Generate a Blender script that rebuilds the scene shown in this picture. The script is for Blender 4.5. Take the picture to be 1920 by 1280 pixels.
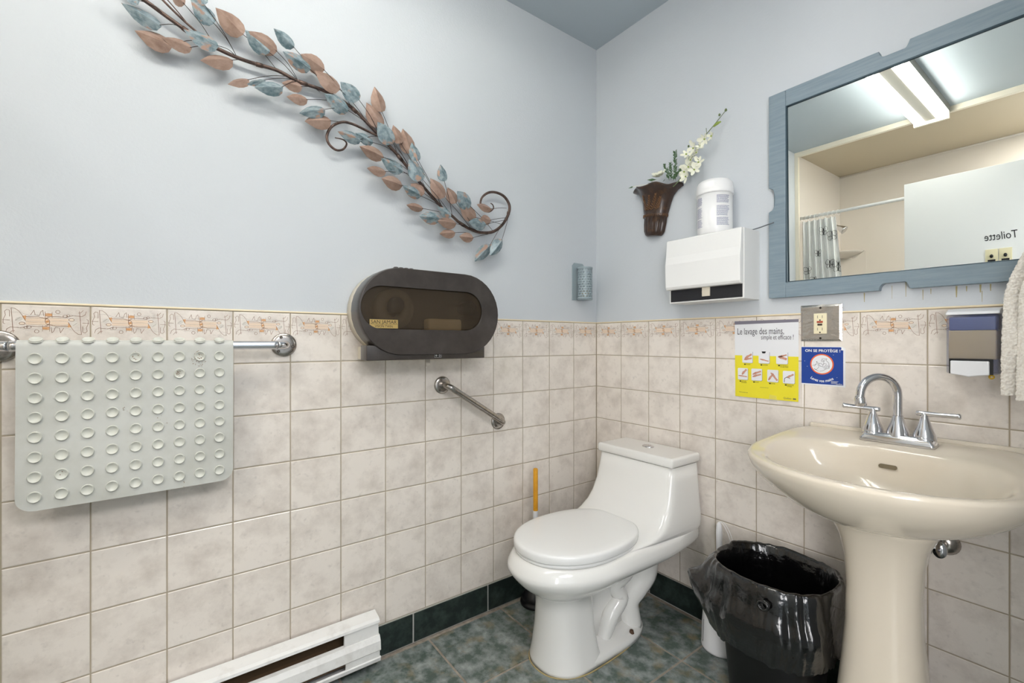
import bpy, math, random
from mathutils import Vector, Matrix, noise
R = math.radians
rnd = random.Random(7)
for o in list(bpy.data.objects): bpy.data.objects.remove(o)
scn = bpy.context.scene
COL = scn.collection

# ---------------------------------------------------------------- camera
FPX = 850.0
CAM = Vector((1.6156, -1.7406, 1.148))
FW = Vector((-.8030, .5960, 0)); RT = Vector((.5960, .8030, 0))
cd = bpy.data.cameras.new('camera'); cam = bpy.data.objects.new('camera', cd); COL.objects.link(cam)
cd.sensor_width = 36.0; cd.lens = 36.0 * FPX / 1920; cd.clip_start = .02
m = Matrix((RT, Vector((0, 0, 1)), -FW)).transposed().to_4x4(); m.translation = CAM
cam.matrix_world = m
scn.camera = cam
# ---------------------------------------------------------------- world, exposure
scn.view_settings.view_transform = 'Standard'
scn.view_settings.look = 'None'
scn.view_settings.exposure = 0.88
scn.view_settings.gamma = 1.0
scn.view_settings.use_curve_mapping = False
w = bpy.data.worlds.new('world'); scn.world = w; w.use_nodes = True
w.node_tree.nodes['Background'].inputs[0].default_value = (.9, .93, 1, 1)
w.node_tree.nodes['Background'].inputs[1].default_value = .6
TUBE = 15.5          # radiance of the fluorescent tubes
def area(name, loc, rot, sx, sy, power, col=(1, 1, 1)):
    l = bpy.data.lights.new(name, 'AREA'); l.shape = 'RECTANGLE'; l.size = sx; l.size_y = sy
    l.energy = power; l.color = col
    o = bpy.data.objects.new(name, l); COL.objects.link(o); o.location = loc; o.rotation_euler = rot
    return o
# unseen fill added in the corridor, brightening the room through the open door
area('corridor_fill', (2.5, -1.35, 2.5), (0, R(38), 0), .9, 1.3, 28, (1, .97, .96))
area('alcove_fill', (1.5, -2.92, 2.63), (0, 0, 0), .22, .22, 9, (1, .96, .9))   # fill added out of view to brighten the alcove
wl_ = area('doorway_front_fill', (2.72, -2.85, 1.35), (0, 0, 0), 1.1, 1.7, 38, (1, .975, .97))  # added frontal fill aimed through the doorway; the corridor has no window
wl_.rotation_euler = Vector((-.60, .80, -.06)).to_track_quat('-Z', 'Z').to_euler()

# ---------------------------------------------------------------- pixel -> point on a real plane
def ray(px, py):
    return FW + RT * ((px - 960) / FPX) + Vector((0, 0, (640 - py) / FPX))
def onx(px, py, x=0.):
    d = ray(px, py); return CAM + d * ((x - CAM.x) / d.x)
def ony(px, py, y=0.):
    d = ray(px, py); return CAM + d * ((y - CAM.y) / d.y)

# ---------------------------------------------------------------- materials
def lin(c):
    return tuple(((v / 255) / 12.92 if v / 255 <= .04045 else ((v / 255 + .055) / 1.055) ** 2.4) for v in c) + (1,)
MATS = {}
def mat(name, col, rough=.5, metal=0., noise_amt=0., noise_scale=20., col2=None, lo=.4, hi=.65, bump=0., bump_scale=60.,
        coat=0., trans=0., alpha=1., emit=0., per_obj=False, ior=1.45, stretch=None, third=None, sheen=0.):
    if name in MATS: return MATS[name]
    M = bpy.data.materials.new(name); M.use_nodes = True; nt = M.node_tree; b = nt.nodes['Principled BSDF']
    b.inputs['Base Color'].default_value = lin(col); b.inputs['Roughness'].default_value = rough
    b.inputs['Metallic'].default_value = metal; b.inputs['Coat Weight'].default_value = coat
    b.inputs['Coat Roughness'].default_value = .05
    b.inputs['Transmission Weight'].default_value = trans; b.inputs['Alpha'].default_value = alpha; b.inputs['IOR'].default_value = ior
    if sheen: b.inputs['Sheen Weight'].default_value = sheen
    if emit:
        b.inputs['Emission Color'].default_value = lin(col); b.inputs['Emission Strength'].default_value = emit
    vec = None
    def coords():
        nonlocal vec
        if vec: return vec
        tc = nt.nodes.new('ShaderNodeTexCoord'); src = tc.outputs['Object']
        mp = nt.nodes.new('ShaderNodeMapping'); nt.links.new(src, mp.inputs[0])
        if stretch: mp.inputs['Scale'].default_value = stretch
        if per_obj:
            oi = nt.nodes.new('ShaderNodeObjectInfo'); ml = nt.nodes.new('ShaderNodeVectorMath'); ml.operation = 'SCALE'
            cb = nt.nodes.new('ShaderNodeCombineXYZ')
            for k in range(3): nt.links.new(oi.outputs['Random'], cb.inputs[k])
            nt.links.new(cb.outputs[0], ml.inputs[0]); ml.inputs['Scale'].default_value = 37.0
            nt.links.new(ml.outputs[0], mp.inputs['Location'])
        vec = mp.outputs[0]; return vec
    if col2:
        n = nt.nodes.new('ShaderNodeTexNoise'); n.inputs['Scale'].default_value = noise_scale; n.inputs['Detail'].default_value = 8
        n.inputs['Roughness'].default_value = .65
        nt.links.new(coords(), n.inputs['Vector'])
        rp = nt.nodes.new('ShaderNodeValToRGB'); nt.links.new(n.outputs['Fac'], rp.inputs[0])
        rp.color_ramp.elements[0].position = lo; rp.color_ramp.elements[1].position = hi
        rp.color_ramp.elements[0].color = lin(col); rp.color_ramp.elements[1].color = lin(col2)
        out = rp.outputs[0]
        if third:
            n3 = nt.nodes.new('ShaderNodeTexNoise'); n3.inputs['Scale'].default_value = third[1]; n3.inputs['Detail'].default_value = 6
            vm = nt.nodes.new('ShaderNodeVectorMath'); vm.inputs[1].default_value = (11.3, 4.1, 7.7); nt.links.new(coords(), vm.inputs[0])
            nt.links.new(vm.outputs[0], n3.inputs['Vector'])
            r3 = nt.nodes.new('ShaderNodeValToRGB'); nt.links.new(n3.outputs['Fac'], r3.inputs[0])
            r3.color_ramp.elements[0].position = third[2]; r3.color_ramp.elements[1].position = third[3]
            mx = nt.nodes.new('ShaderNodeMix'); mx.data_type = 'RGBA'
            nt.links.new(r3.outputs[0], mx.inputs[0]); nt.links.new(out, mx.inputs[6]); mx.inputs[7].default_value = lin(third[0])
            out = mx.outputs[2]
        nt.links.new(out, b.inputs['Base Color'])
    if bump:
        n2 = nt.nodes.new('ShaderNodeTexNoise'); n2.inputs['Scale'].default_value = bump_scale; n2.inputs['Detail'].default_value = 4
        nt.links.new(coords(), n2.inputs['Vector'])
        bp = nt.nodes.new('ShaderNodeBump'); bp.inputs['Strength'].default_value = 1; bp.inputs['Distance'].default_value = bump
        nt.links.new(n2.outputs['Fac'], bp.inputs['Height']); nt.links.new(bp.outputs[0], b.inputs['Normal'])
    MATS[name] = M; return M

PAINT = mat('blue_wall_paint', (204, 209, 214), .55, bump=.0006, bump_scale=140)
CEIL = mat('blue_ceiling_paint', (186, 196, 203), .7, bump=.0004, bump_scale=160)
TILE = mat('beige_wall_tile', (236, 228, 219), .18, col2=(204, 194, 184), noise_scale=11, lo=.44, hi=.78, per_obj=True, coat=.15, bump=.0002, bump_scale=30, third=((190, 182, 174), 60, .60, 1.0))
GROUT = mat('wall_grout', (172, 160, 140), .9)
GROUT_D = mat('floor_grout', (168, 158, 146), .95, col2=(140, 130, 118), noise_scale=30, bump=.0008)
SLATE = mat('green_slate_tile', (80, 94, 87), .36, col2=(166, 172, 171), noise_scale=19, lo=.40, hi=.72, per_obj=True, bump=.0022, bump_scale=38, third=((146, 130, 96), 15, .54, .80))
SLATE_B = mat('dark_baseboard_tile', (30, 40, 38), .35, col2=(66, 80, 74), noise_scale=22, lo=.45, hi=.8, per_obj=True, bump=.001, bump_scale=50)
CREAM = mat('cream_trim', (238, 222, 190), .4)
WHITE = mat('white_paint', (238, 238, 236), .4)
PORC = mat('white_porcelain', (238, 237, 233), .12, coat=.5)
SEAT = mat('white_seat_plastic', (240, 240, 238), .2, coat=.3)
BISC = mat('biscuit_porcelain', (225, 214, 196), .12, coat=.5)
CHROME = mat('chrome', (215, 215, 218), .12, 1.)
CHROME_D = mat('worn_chrome', (176, 170, 164), .24, 1., col2=(120, 110, 100), noise_scale=60, lo=.5, hi=.8)
STEEL = mat('brushed_steel', (206, 200, 194), .24, 1., bump=.003, bump_scale=22, stretch=(1, 1, 3))
COPPER = mat('copper_leaf', (172, 146, 132), .45, .25, col2=(136, 108, 94), noise_scale=2.6, per_obj=True, lo=.4, hi=.75)
PATINA = mat('patina_leaf', (156, 170, 176), .45, .2, col2=(98, 120, 127), noise_scale=3.2, per_obj=True, lo=.4, hi=.62, third=((176, 146, 130), 2.4, .56, .64))
BRONZE = mat('brown_metal_stem', (112, 92, 84), .4, .6, col2=(66, 54, 50), noise_scale=40)
WIRE = mat('dark_wire', (62, 54, 52), .4, .7)
RUBBER = mat('grey_rubber', (203, 204, 199), .38, col2=(184, 184, 174), noise_scale=7, lo=.4, hi=.85)
CUP = mat('pale_suction_cup', (208, 209, 200), .3)
DIRT = mat('brown_dirt', (132, 108, 84), .9)
SMOKE = mat('smoked_plastic', (58, 52, 49), .28, coat=.3, col2=(76, 70, 66), noise_scale=14, lo=.4, hi=.8)
BLACK = mat('black_plastic', (12, 12, 13), .4)
BEIGE = mat('beige_plastic', (222, 214, 196), .4)
BAG = mat('black_bag_film', (9, 9, 10), .15, bump=.012, bump_scale=13, coat=.8)
BLUEW = mat('blue_painted_wood', (136, 152, 162), .42, col2=(124, 141, 152), noise_scale=9, stretch=(1, 1, 14), bump=.0005, bump_scale=60)
MIRROR = mat('mirror_glass', (238, 242, 240), .0, 1.)
SURR = mat('cream_shower_surround', (240, 232, 222), .16, coat=.4)
YEL = mat('yellow_wood', (222, 160, 30), .35, col2=(200, 138, 20), noise_scale=20)
PAPER = mat('poster_white', (232, 233, 236), .35)
P_YEL = mat('poster_yellow', (236, 222, 52), .35)
P_GREY = mat('poster_grey', (128, 124, 136), .35)
INK = mat('grey_ink', (78, 76, 82), .5)
INKB = mat('black_ink', (28, 28, 30), .5)
NAVY = mat('sign_blue', (34, 68, 150), .35)
ORANGE = mat('sign_orange', (232, 106, 58), .35)
SKIN = mat('printed_hand', (214, 164, 142), .5, col2=(186, 128, 108), noise_scale=300)
BROWNV = mat('dark_brown_resin', (58, 42, 34), .3, coat=.3, col2=(104, 72, 46), noise_scale=30, lo=.5, hi=.8)
TOWEL = mat('terry_cloth', (244, 240, 232), .95, col2=(226, 218, 206), noise_scale=240, sheen=.4)
GREEN = mat('green_leaf', (74, 104, 68), .5)
GREENL = mat('light_green', (150, 170, 80), .5)
PETAL = mat('white_petal', (240, 240, 222), .5)
TUBEM = mat('lit_tube', (255, 252, 244), .5, emit=TUBE)

# ---------------------------------------------------------------- mesh builder
def wloc(o):
    v = Vector((0, 0, 0))
    while o is not None: v += o.location; o = o.parent
    return v
class MB:
    def __init__(s): s.v = []; s.f = []; s.sm = []; s.mi = []; s.cur = 0
    def add(s, vs, fs, smooth=False):
        o = len(s.v); s.v += [tuple(v) for v in vs]
        for f in fs: s.f.append([i + o for i in f]); s.sm.append(smooth); s.mi.append(s.cur)
        return s
    def box(s, a, b, bev=0.):
        x0, y0, z0 = [min(a[i], b[i]) for i in range(3)]; x1, y1, z1 = [max(a[i], b[i]) for i in range(3)]
        if not bev:
            s.add([(x, y, z) for x in (x0, x1) for y in (y0, y1) for z in (z0, z1)],
                  [(0, 1, 3, 2), (4, 6, 7, 5), (0, 4, 5, 1), (2, 3, 7, 6), (0, 2, 6, 4), (1, 5, 7, 3)])
            return s
        b_ = min(bev, (x1 - x0) * .49, (y1 - y0) * .49, (z1 - z0) * .49)
        k = 3; secs = []
        def rr(x0, x1, y0, y1, r, z):
            p = []
            for cx, cy, a0 in ((x1 - r, y1 - r, 0), (x0 + r, y1 - r, 90), (x0 + r, y0 + r, 180), (x1 - r, y0 + r, 270)):
                for i in range(k + 1):
                    a = R(a0 + 90 * i / k); p.append((cx + r * math.cos(a), cy + r * math.sin(a), z))
            return p
        for i in range(k + 1):
            a = R(90 * i / k); ins = b_ * (1 - math.sin(a)); secs.append(rr(x0 + ins, x1 - ins, y0 + ins, y1 - ins, max(b_ - ins, 1e-5), z0 + b_ * (1 - math.cos(a))))
        for i in range(k, -1, -1):
            a = R(90 * i / k); ins = b_ * (1 - math.sin(a)); secs.append(rr(x0 + ins, x1 - ins, y0 + ins, y1 - ins, max(b_ - ins, 1e-5), z1 - b_ * (1 - math.cos(a))))
        return s.loft(secs, True)
    def loft(s, secs, smooth=True, cap=True, closed=True):
        n = len(secs[0]); vs = [p for q in secs for p in q]; fs = []
        for i in range(len(secs) - 1):
            for j in range(n if closed else n - 1):
                a = i * n + j; b = i * n + (j + 1) % n; fs.append((a, b, b + n, a + n))
        s.add(vs, fs, smooth)
        if cap:
            s.add(secs[0], [tuple(range(n))[::-1]]); s.add(secs[-1], [tuple(range(n))])
        return s
    def lathe(s, prof, c=(0, 0, 0), axis=(0, 0, 1), n=24, sx=1., sy=1., cap=False, mod=None, up=None):
        ax = Vector(axis).normalized(); t = Vector(up) if up else (Vector((1, 0, 0)) if abs(ax.x) < .9 else Vector((0, 1, 0)))
        u = (t - ax * t.dot(ax)).normalized(); v = ax.cross(u); c = Vector(c); secs = []
        for r, h in prof:
            q = []
            for j in range(n):
                a = 2 * math.pi * j / n; rr = r * (mod(a, h) if mod else 1)
                q.append(c + u * (rr * sx * math.cos(a)) + v * (rr * sy * math.sin(a)) + ax * h)
            secs.append(q)
        return s.loft(secs, True, cap)
    def tube(s, pts, r, n=10, sm=6, caps=True):
        P = [Vector(p) for p in pts]; rs = r if isinstance(r, (list, tuple)) else [r] * len(P)
        if sm > 1 and len(P) > 2:
            Q = []; rq = []
            for i in range(len(P) - 1):
                p0 = P[max(i - 1, 0)]; p1 = P[i]; p2 = P[i + 1]; p3 = P[min(i + 2, len(P) - 1)]
                for k in range(sm):
                    t = k / sm
                    Q.append(.5 * ((2 * p1) + (p2 - p0) * t + (2 * p0 - 5 * p1 + 4 * p2 - p3) * t * t + (-p0 + 3 * p1 - 3 * p2 + p3) * t ** 3))
                    rq.append(rs[i] * (1 - t) + rs[i + 1] * t)
            Q.append(P[-1]); rq.append(rs[-1]); P, rs = Q, rq
        T = [(P[min(i + 1, len(P) - 1)] - P[max(i - 1, 0)]).normalized() for i in range(len(P))]
        a = Vector((0, 0, 1)) if abs(T[0].z) < .9 else Vector((1, 0, 0))
        u = (a - T[0] * a.dot(T[0])).normalized(); secs = []
        for i in range(len(P)):
            u = (u - T[i] * u.dot(T[i])).normalized(); v = T[i].cross(u)
            secs.append([P[i] + (u * math.cos(2 * math.pi * j / n) + v * math.sin(2 * math.pi * j / n)) * rs[i] for j in range(n)])
        return s.loft(secs, True, caps)
    def prism(s, poly, f, d0, d1, smooth_side=False):
        """poly 2D list; f(u,v,d)->3D"""
        n = len(poly); a = [f(u, v, d0) for u, v in poly]; b = [f(u, v, d1) for u, v in poly]
        s.add(a + b, [(i, (i + 1) % n, (i + 1) % n + n, i + n) for i in range(n)], smooth_side)
        s.add(a, [tuple(range(n))[::-1]]); s.add(b, [tuple(range(n))]); return s
    def ribbon(s, pts, wd, f, d=.0004):
        for i in range(len(pts) - 1):
            (x0, y0), (x1, y1) = pts[i], pts[i + 1]; L = math.hypot(x1 - x0, y1 - y0) or 1e-9
            nx, ny = -(y1 - y0) / L * wd / 2, (x1 - x0) / L * wd / 2; ex, ey = (x1 - x0) / L * wd * .3, (y1 - y0) / L * wd * .3
            s.add([f(x0 - ex + nx, y0 - ey + ny, d), f(x0 - ex - nx, y0 - ey - ny, d), f(x1 + ex - nx, y1 + ey - ny, d), f(x1 + ex + nx, y1 + ey + ny, d)], [(0, 1, 2, 3)])
        return s
    def poly(s, pts, f, d=.0004): s.add([f(x, y, d) for x, y in pts], [tuple(range(len(pts)))]); return s
    def text(s, txt, f, x, y, size, d=.0004, align='LEFT', sxx=1., off=0., shear=0., fit=None, arc=None):
        c = bpy.data.curves.new('t', 'FONT'); c.body = txt; c.size = size; c.align_x = align; c.offset = off * size; c.shear = shear
        c.resolution_u = 3
        o = bpy.data.objects.new('t', c); COL.objects.link(o); dg = bpy.context.evaluated_depsgraph_get(); dg.update()
        me = bpy.data.meshes.new_from_object(o.evaluated_get(dg)); V = [v.co.copy() for v in me.vertices]; F = [tuple(p.vertices) for p in me.polygons]
        bpy.data.objects.remove(o); bpy.data.curves.remove(c); bpy.data.meshes.remove(me)
        if fit and V:
            a = min(v.x for v in V); b = max(v.x for v in V); k = fit / (b - a)
            for v in V: v.x = (v.x - (a if align == 'LEFT' else b if align == 'RIGHT' else (a + b) / 2)) * k
        if arc:
            out = []
            for v in V:
                a = -math.pi / 2 + v.x * sxx / arc; rr = arc - v.y; out.append(f(x + rr * math.cos(a), y + rr * math.sin(a), d))
            s.add(out, F); return s
        s.add([f(x + v.x * sxx, y + v.y, d) for v in V], F); return s
    def build(s, name, mats, parent=None, recalc=True):
        off = wloc(parent) if parent else Vector((0, 0, 0))
        me = bpy.data.meshes.new(name); me.from_pydata([(v[0] - off.x, v[1] - off.y, v[2] - off.z) for v in s.v], [], s.f)
        for p, sm_, mi in zip(me.polygons, s.sm, s.mi): p.use_smooth = sm_; p.material_index = mi
        for M in (mats if isinstance(mats, (list, tuple)) else [mats]): me.materials.append(M)
        if recalc:
            import bmesh
            bm = bmesh.new(); bm.from_mesh(me); bmesh.ops.remove_doubles(bm, verts=bm.verts, dist=1e-6)
            bmesh.ops.recalc_face_normals(bm, faces=bm.faces); bm.to_mesh(me); bm.free()
        o = bpy.data.objects.new(name, me); COL.objects.link(o)
        if parent: o.parent = parent
        return o
def thing(name, label, cat, loc=(0, 0, 0), group=None):
    o = bpy.data.objects.new(name, None); COL.objects.link(o); o.location = loc; o.empty_display_size = .05
    tag(o, label, cat, group); return o
def tag(o, label, cat, group=None):
    o['label'] = label; o['category'] = cat
    if group: o['group'] = group
    return o
def struct(o): o['kind'] = 'structure'; return o
def lab(o, l): o['label'] = l; return o
fA = lambda u, v, d: (d, u, v)        # wall on the left: u = y, v = z, d = out into the room
fB = lambda u, v, d: (u, -d, v)       # wall at the back: u = x, v = z
def sub(o, lv=1):
    md = o.modifiers.new('s', 'SUBSURF'); md.levels = lv; md.render_levels = lv; return o
def bevel(o, w_, seg=2):
    md = o.modifiers.new('b', 'BEVEL'); md.width = w_; md.segments = seg; md.limit_method = 'ANGLE'; md.angle_limit = R(40); return o
def circ(cx, cy, rx, ry=None, n=20, a0=0., a1=360., rot=0.):
    ry = ry or rx; out = []
    for i in range(n + (0 if a1 - a0 == 360 else 1)):
        a = R(a0 + (a1 - a0) * i / n); x, y = rx * math.cos(a), ry * math.sin(a)
        out.append((cx + x * math.cos(rot) - y * math.sin(rot), cy + x * math.sin(rot) + y * math.cos(rot)))
    return out
def rrect(x0, y0, x1, y1, r, n=5):
    p = []
    for cx, cy, a0 in ((x1 - r, y1 - r, 0), (x0 + r, y1 - r, 90), (x0 + r, y0 + r, 180), (x1 - r, y0 + r, 270)):
        for i in range(n + 1):
            a = R(a0 + 90 * i / n); p.append((cx + r * math.cos(a), cy + r * math.sin(a)))
    return p

# ================================================================ SETTING
ZC = 2.65; TOPZ = 1.241; PX = .16; PZ = .161; XR = 1.76; YB = -2.43; YA = -3.42
wl = struct(MB().box((-.10, YB, 0), (-.003, .10, ZC)).build('wall_left', PAINT))
wb = struct(MB().box((-.003, .003, 0), (XR + .1, .10, ZC)).build('wall_back', PAINT))
fl = struct(MB().box((-.1, YA - .1, -.1), (3.1, .1, -.003)).build('floor', GROUT_D))
ce = struct(MB().box((-.1, YA - .1, ZC), (3.1, .1, ZC + .1)).build('ceiling', CEIL))
# right wall with the open doorway
wr = MB(); wr.box((XR, -.97, 0), (XR + .1, .003, ZC)); wr.box((XR, YA, 0), (XR + .1, -1.93, ZC)); wr.box((XR, -1.93, 2.11), (XR + .1, -.97, ZC))
struct(wr.build('wall_right', PAINT))
hw = MB(); hw.box((3.0, YA, 0), (3.1, .1, ZC)); hw.box((XR + .1, 0, 0), (3.0, .1, ZC)); hw.box((XR + .1, YA - .1, 0), (3.0, YA, ZC))
struct(hw.build('wall_corridor', PAINT))
# shower alcove behind the camera
al = MB(); al.box((-.1, YA - .1, 0), (XR, YA, ZC)); struct(al.build('wall_shower_back', SURR))
struct(MB().box((-.1, YA, 0), (-.003, YB, ZC)).build('wall_shower_side', SURR))
struct(MB().box((-.003, YA, ZC - .003), (XR, YB, ZC)).build('ceiling_shower', mat('tan_surround_ceiling', (206, 192, 166), .25)))
tr = MB(); tr.box((-.003, YB - .012, ZC - .035), (XR, YB + .018, ZC - .0)); tr.box((-.003, YB - .012, 0), (.022, YB + .018, ZC - .035))
struct(tr.build('trim_3', mat('cream_bead', (240, 232, 214), .3)))
struct(MB().tube([(.0, YA + .004, ZC - .008), (XR, YA + .004, ZC - .008)], .008, 8, 1).build('trim_4', SURR))

# --- wall tiles
def tile_mesh(name, w_, h_, th, bev, m_):
    b = MB(); a = (w_ / 2, h_ / 2); c = (w_ / 2 - bev, h_ / 2 - bev)
    p = lambda s_, d: [(x * s_[0], y * s_[1], d) for x, y in ((-1, -1), (1, -1), (1, 1), (-1, 1))]
    b.loft([p(a, -th), p(a, -bev * .5), p(c, 0)], False)
    o = b.build(name, m_); me = o.data; bpy.data.objects.remove(o); return me
tm = tile_mesh('wall_tile', PX - .0032, PZ - .0032, .0028, .0022, TILE)
RB = Matrix(((1, 0, 0), (0, 0, -1), (0, 1, 0))).transposed().to_4x4().inverted()
MA = Matrix(((0, 0, 1), (1, 0, 0), (0, 1, 0))).to_4x4()     # (u,v,d) -> (d,u,v)
MBk = Matrix(((1, 0, 0), (0, 0, -1), (0, 1, 0))).to_4x4()   # (u,v,d) -> (u,-d,v)
# ornament printed on the top row of tiles (drawn once, point symmetric)
LN = mat('ornament_line', (142, 104, 80), .4); OR = mat('ornament_orange', (222, 168, 116), .4)
PK = mat('ornament_pale', (234, 216, 196), .4); GY = mat('ornament_grey', (214, 209, 200), .4); LG = mat('ornament_grey_line', (200, 192, 184), .4)
orn = MB(); W0, H0 = 678., 500.
def T(p): return ((p[0] - 400) / W0 * PX, (H0 / 2 - (p[1] - 62)) / H0 * PZ)
cy0 = T((400, 195))[1]
def both(fn):
    for sgn in (1, -1):
        fn(lambda p: (T(p)[0] * sgn, cy0 + (T(p)[1] - cy0) * sgn))
idf = lambda u, v, d: (u, v, d)
def o_fill(mi, pts, d): 
    orn.cur = mi
    both(lambda t: orn.poly([t(p) for p in pts], idf, d))
def o_line(mi, pts, wd=.0008, d=.0003):
    orn.cur = mi
    both(lambda t: orn.ribbon([t(p) for p in pts], wd, idf, d))
o_fill(2, [(240, 170), (400, 165), (400, 226), (238, 222)], .00008)
o_fill(3, circ(190, 180, 30, 17, 12, rot=-.35), .00012)
o_fill(1, [(213, 156), (243, 150), (237, 192)], .00016)
o_fill(1, [(385, 188), (400, 188), (400, 206), (390, 206)], .00016); o_fill(1, [(383, 132), (436, 130), (436, 150), (384, 152)], .00016)
o_fill(2, circ(213, 212, 22, 10, 10), .00012)
o_line(0, [(135, 95), (142, 190), (150, 282)], .0009); o_line(0, [(72, 186), (125, 188)]); o_line(0, [(92, 218), (78, 210), (80, 180), (95, 150), (88, 122), (104, 108), (124, 114), (124, 160)])
o_line(0, [(135, 95), (160, 97), (190, 118), (215, 150), (238, 192)]); o_line(0, circ(213, 212, 22, 10, 10) + [(235, 212)])
o_line(0, [(95, 282), (104, 255), (130, 240), (200, 246), (262, 232)]); o_line(0, [(120, 290), (140, 270), (160, 268)])
o_line(0, circ(263, 240, 18, 9, 10) + [(281, 240)]); o_line(0, circ(240, 244, 14, 8, 10)); o_line(0, circ(320, 272, 17, 13, 10) + [(337, 272)])
for k, yy in enumerate((162, 172, 184, 196, 208, 219)): o_line(0 if k % 2 else 1, [(240, yy), (300, yy + (3, -2, 2)[k % 3]), (400, yy + 1)], .0004)
for k in range(5): o_line(1, [(384, 134 + k * 5), (436, 132 + k * 5)], .0004)
o_line(0, [(383, 118), (384, 190)], .0007); o_line(0, [(436, 118), (437, 165)], .0005)
o_line(0, circ(415, 192, 32, 30, 12, 90, 270)); o_line(0, [(240, 160), (330, 158), (400, 176)]); o_line(0, [(245, 230), (330, 236), (400, 232)])
o_line(0, [(275, 145), (300, 108), (308, 145), (340, 150), (352, 118), (366, 108), (372, 150)]); o_line(4, [(180, 240), (240, 262), (330, 250), (400, 262)])
o_line(4, [(130, 126), (200, 128), (260, 150), (400, 140)]); o_line(0, [(165, 190), (200, 166)], .0004)
oo = orn.build('ornament', [LN, OR, PK, GY, LG], recalc=False); ORN = oo.data; bpy.data.objects.remove(oo)
def put(me, name, parent, mtx):
    o = bpy.data.objects.new(name, me); COL.objects.link(o); o.parent = parent; o.matrix_local = mtx; return o
gA = MB().box((-.004, YB, .112), (-.0016, .003, TOPZ)).build('grout', GROUT, wl)
gB = MB().box((-.003, .0016, .112), (XR, .004, TOPZ)).build('grout', GROUT, wb)
def tiles(parent, M3, n, sgn):
    for c in range(n):
        for r in range(7):
            u = sgn * (c + .5) * PX; v = TOPZ - (r + .5) * PZ
            if sgn < 0 and -u + PX / 2 > -YB: continue
            Mx = Matrix.Translation(M3 @ Vector((u, v, rnd.uniform(-.0003, .0)))) @ M3
            o = put(tm, 'border_tile' if r == 0 else 'wall_tile', parent, Mx)
            if r == 0:
                q = put(ORN, 'ornament', o, Matrix.Translation((0, 0, .0001)))
tiles(wl, MA, 16, -1); tiles(wb, MBk, 11, 1)
struct(MB().box((-.003, YB, TOPZ), (.0022, .0, TOPZ + .0055), .0018).build('trim_1', CREAM))
struct(MB().box((-.0, -.0022, TOPZ), (XR, .003, TOPZ + .0055), .0018).build('trim_2', CREAM))
# --- baseboards of dark slate, floor tiles
for nm, cuts, f, end in (('baseboard_left', [0, -.334, -.674, -1.014, -1.354, -1.694, -2.034, -2.374], fA, None), ('baseboard_back', [0, .33, .67, 1.01, 1.35, 1.69], fB, None)):
    s_ = -1 if f is fA else 1; L = -YB if f is fA else XR
    b = MB(); b.prism([(0, 0), (s_ * L, 0), (s_ * L, .1135), (0, .1135)], f, -.003, .006)
    bb = struct(b.build(nm, mat('pale_base_grout', (172, 170, 164), .9)))
    cuts = cuts + [s_ * L]
    for a, c in zip(cuts[:-1], cuts[1:]):
        a += s_ * .003; c -= s_ * .003
        q = MB().prism([(a, .004), (c, .004), (c, .1125), (a, .1125)], f, .0, .0085); o = q.build('baseboard_tile', SLATE_B, bb); bevel(o, .002)
FX = [.018, .333, .668, 1.003, 1.338, 1.672, 2.006, 2.34, 2.674, 3.0]; FY = [-.018, -.277, -.615, -.955, -1.293, -1.631, -1.969, -2.307, -2.645, -2.983, -3.321]
for i in range(len(FX) - 1):
    for j in range(len(FY) - 1):
        w_, h_ = FX[i + 1] - FX[i] - .009, FY[j] - FY[j + 1] - .009
        me = tile_mesh('floor_tile', w_, h_, .006, .002, SLATE)
        put(me, 'floor_tile', fl, Matrix.Translation(((FX[i] + FX[i + 1]) / 2, (FY[j] + FY[j + 1]) / 2, 0)) @ Matrix.Rotation(0, 4, 'Z'))
# --- brown drips that ran down the wall below the mirror
ST = mat('drip_stain', (176, 164, 120), .6)
for px, y0, y1, wd in ((1620, 549, 566, .003), (1698, 528, 556, .002), (1730, 543, 562, .002), (1793, 536, 557, .004), (1812, 536, 546, .003), (1838, 533, 548, .004), (1841, 545, 566, .0015), (1745, 541, 551, .002), (1672, 535, 560, .0012), (1857, 532, 545, .003)):
    p0 = ony(px, y0); p1 = ony(px, y1); b = MB()
    b.add([fB(p0.x - wd / 2, p0.z, -.0026), fB(p1.x - wd / 4, p1.z, -.0026), fB(p1.x + wd / 4, p1.z, -.0026), fB(p0.x + wd / 2, p0.z, -.0026)], [(0, 1, 2, 3)])
    b.build('drip_stain', ST, wb)

# --- open door with lettering and two plates
DX0, DX1, DY = .80, 1.755, -1.95
dr = struct(MB().box((DX0, DY - .035, .012), (DX1, DY, 2.086), .002).build('door_1', WHITE))
fD = lambda u, v, d: (u, DY + d, v)
fDt = lambda u, v, d: (-u, DY + d, v)
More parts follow.
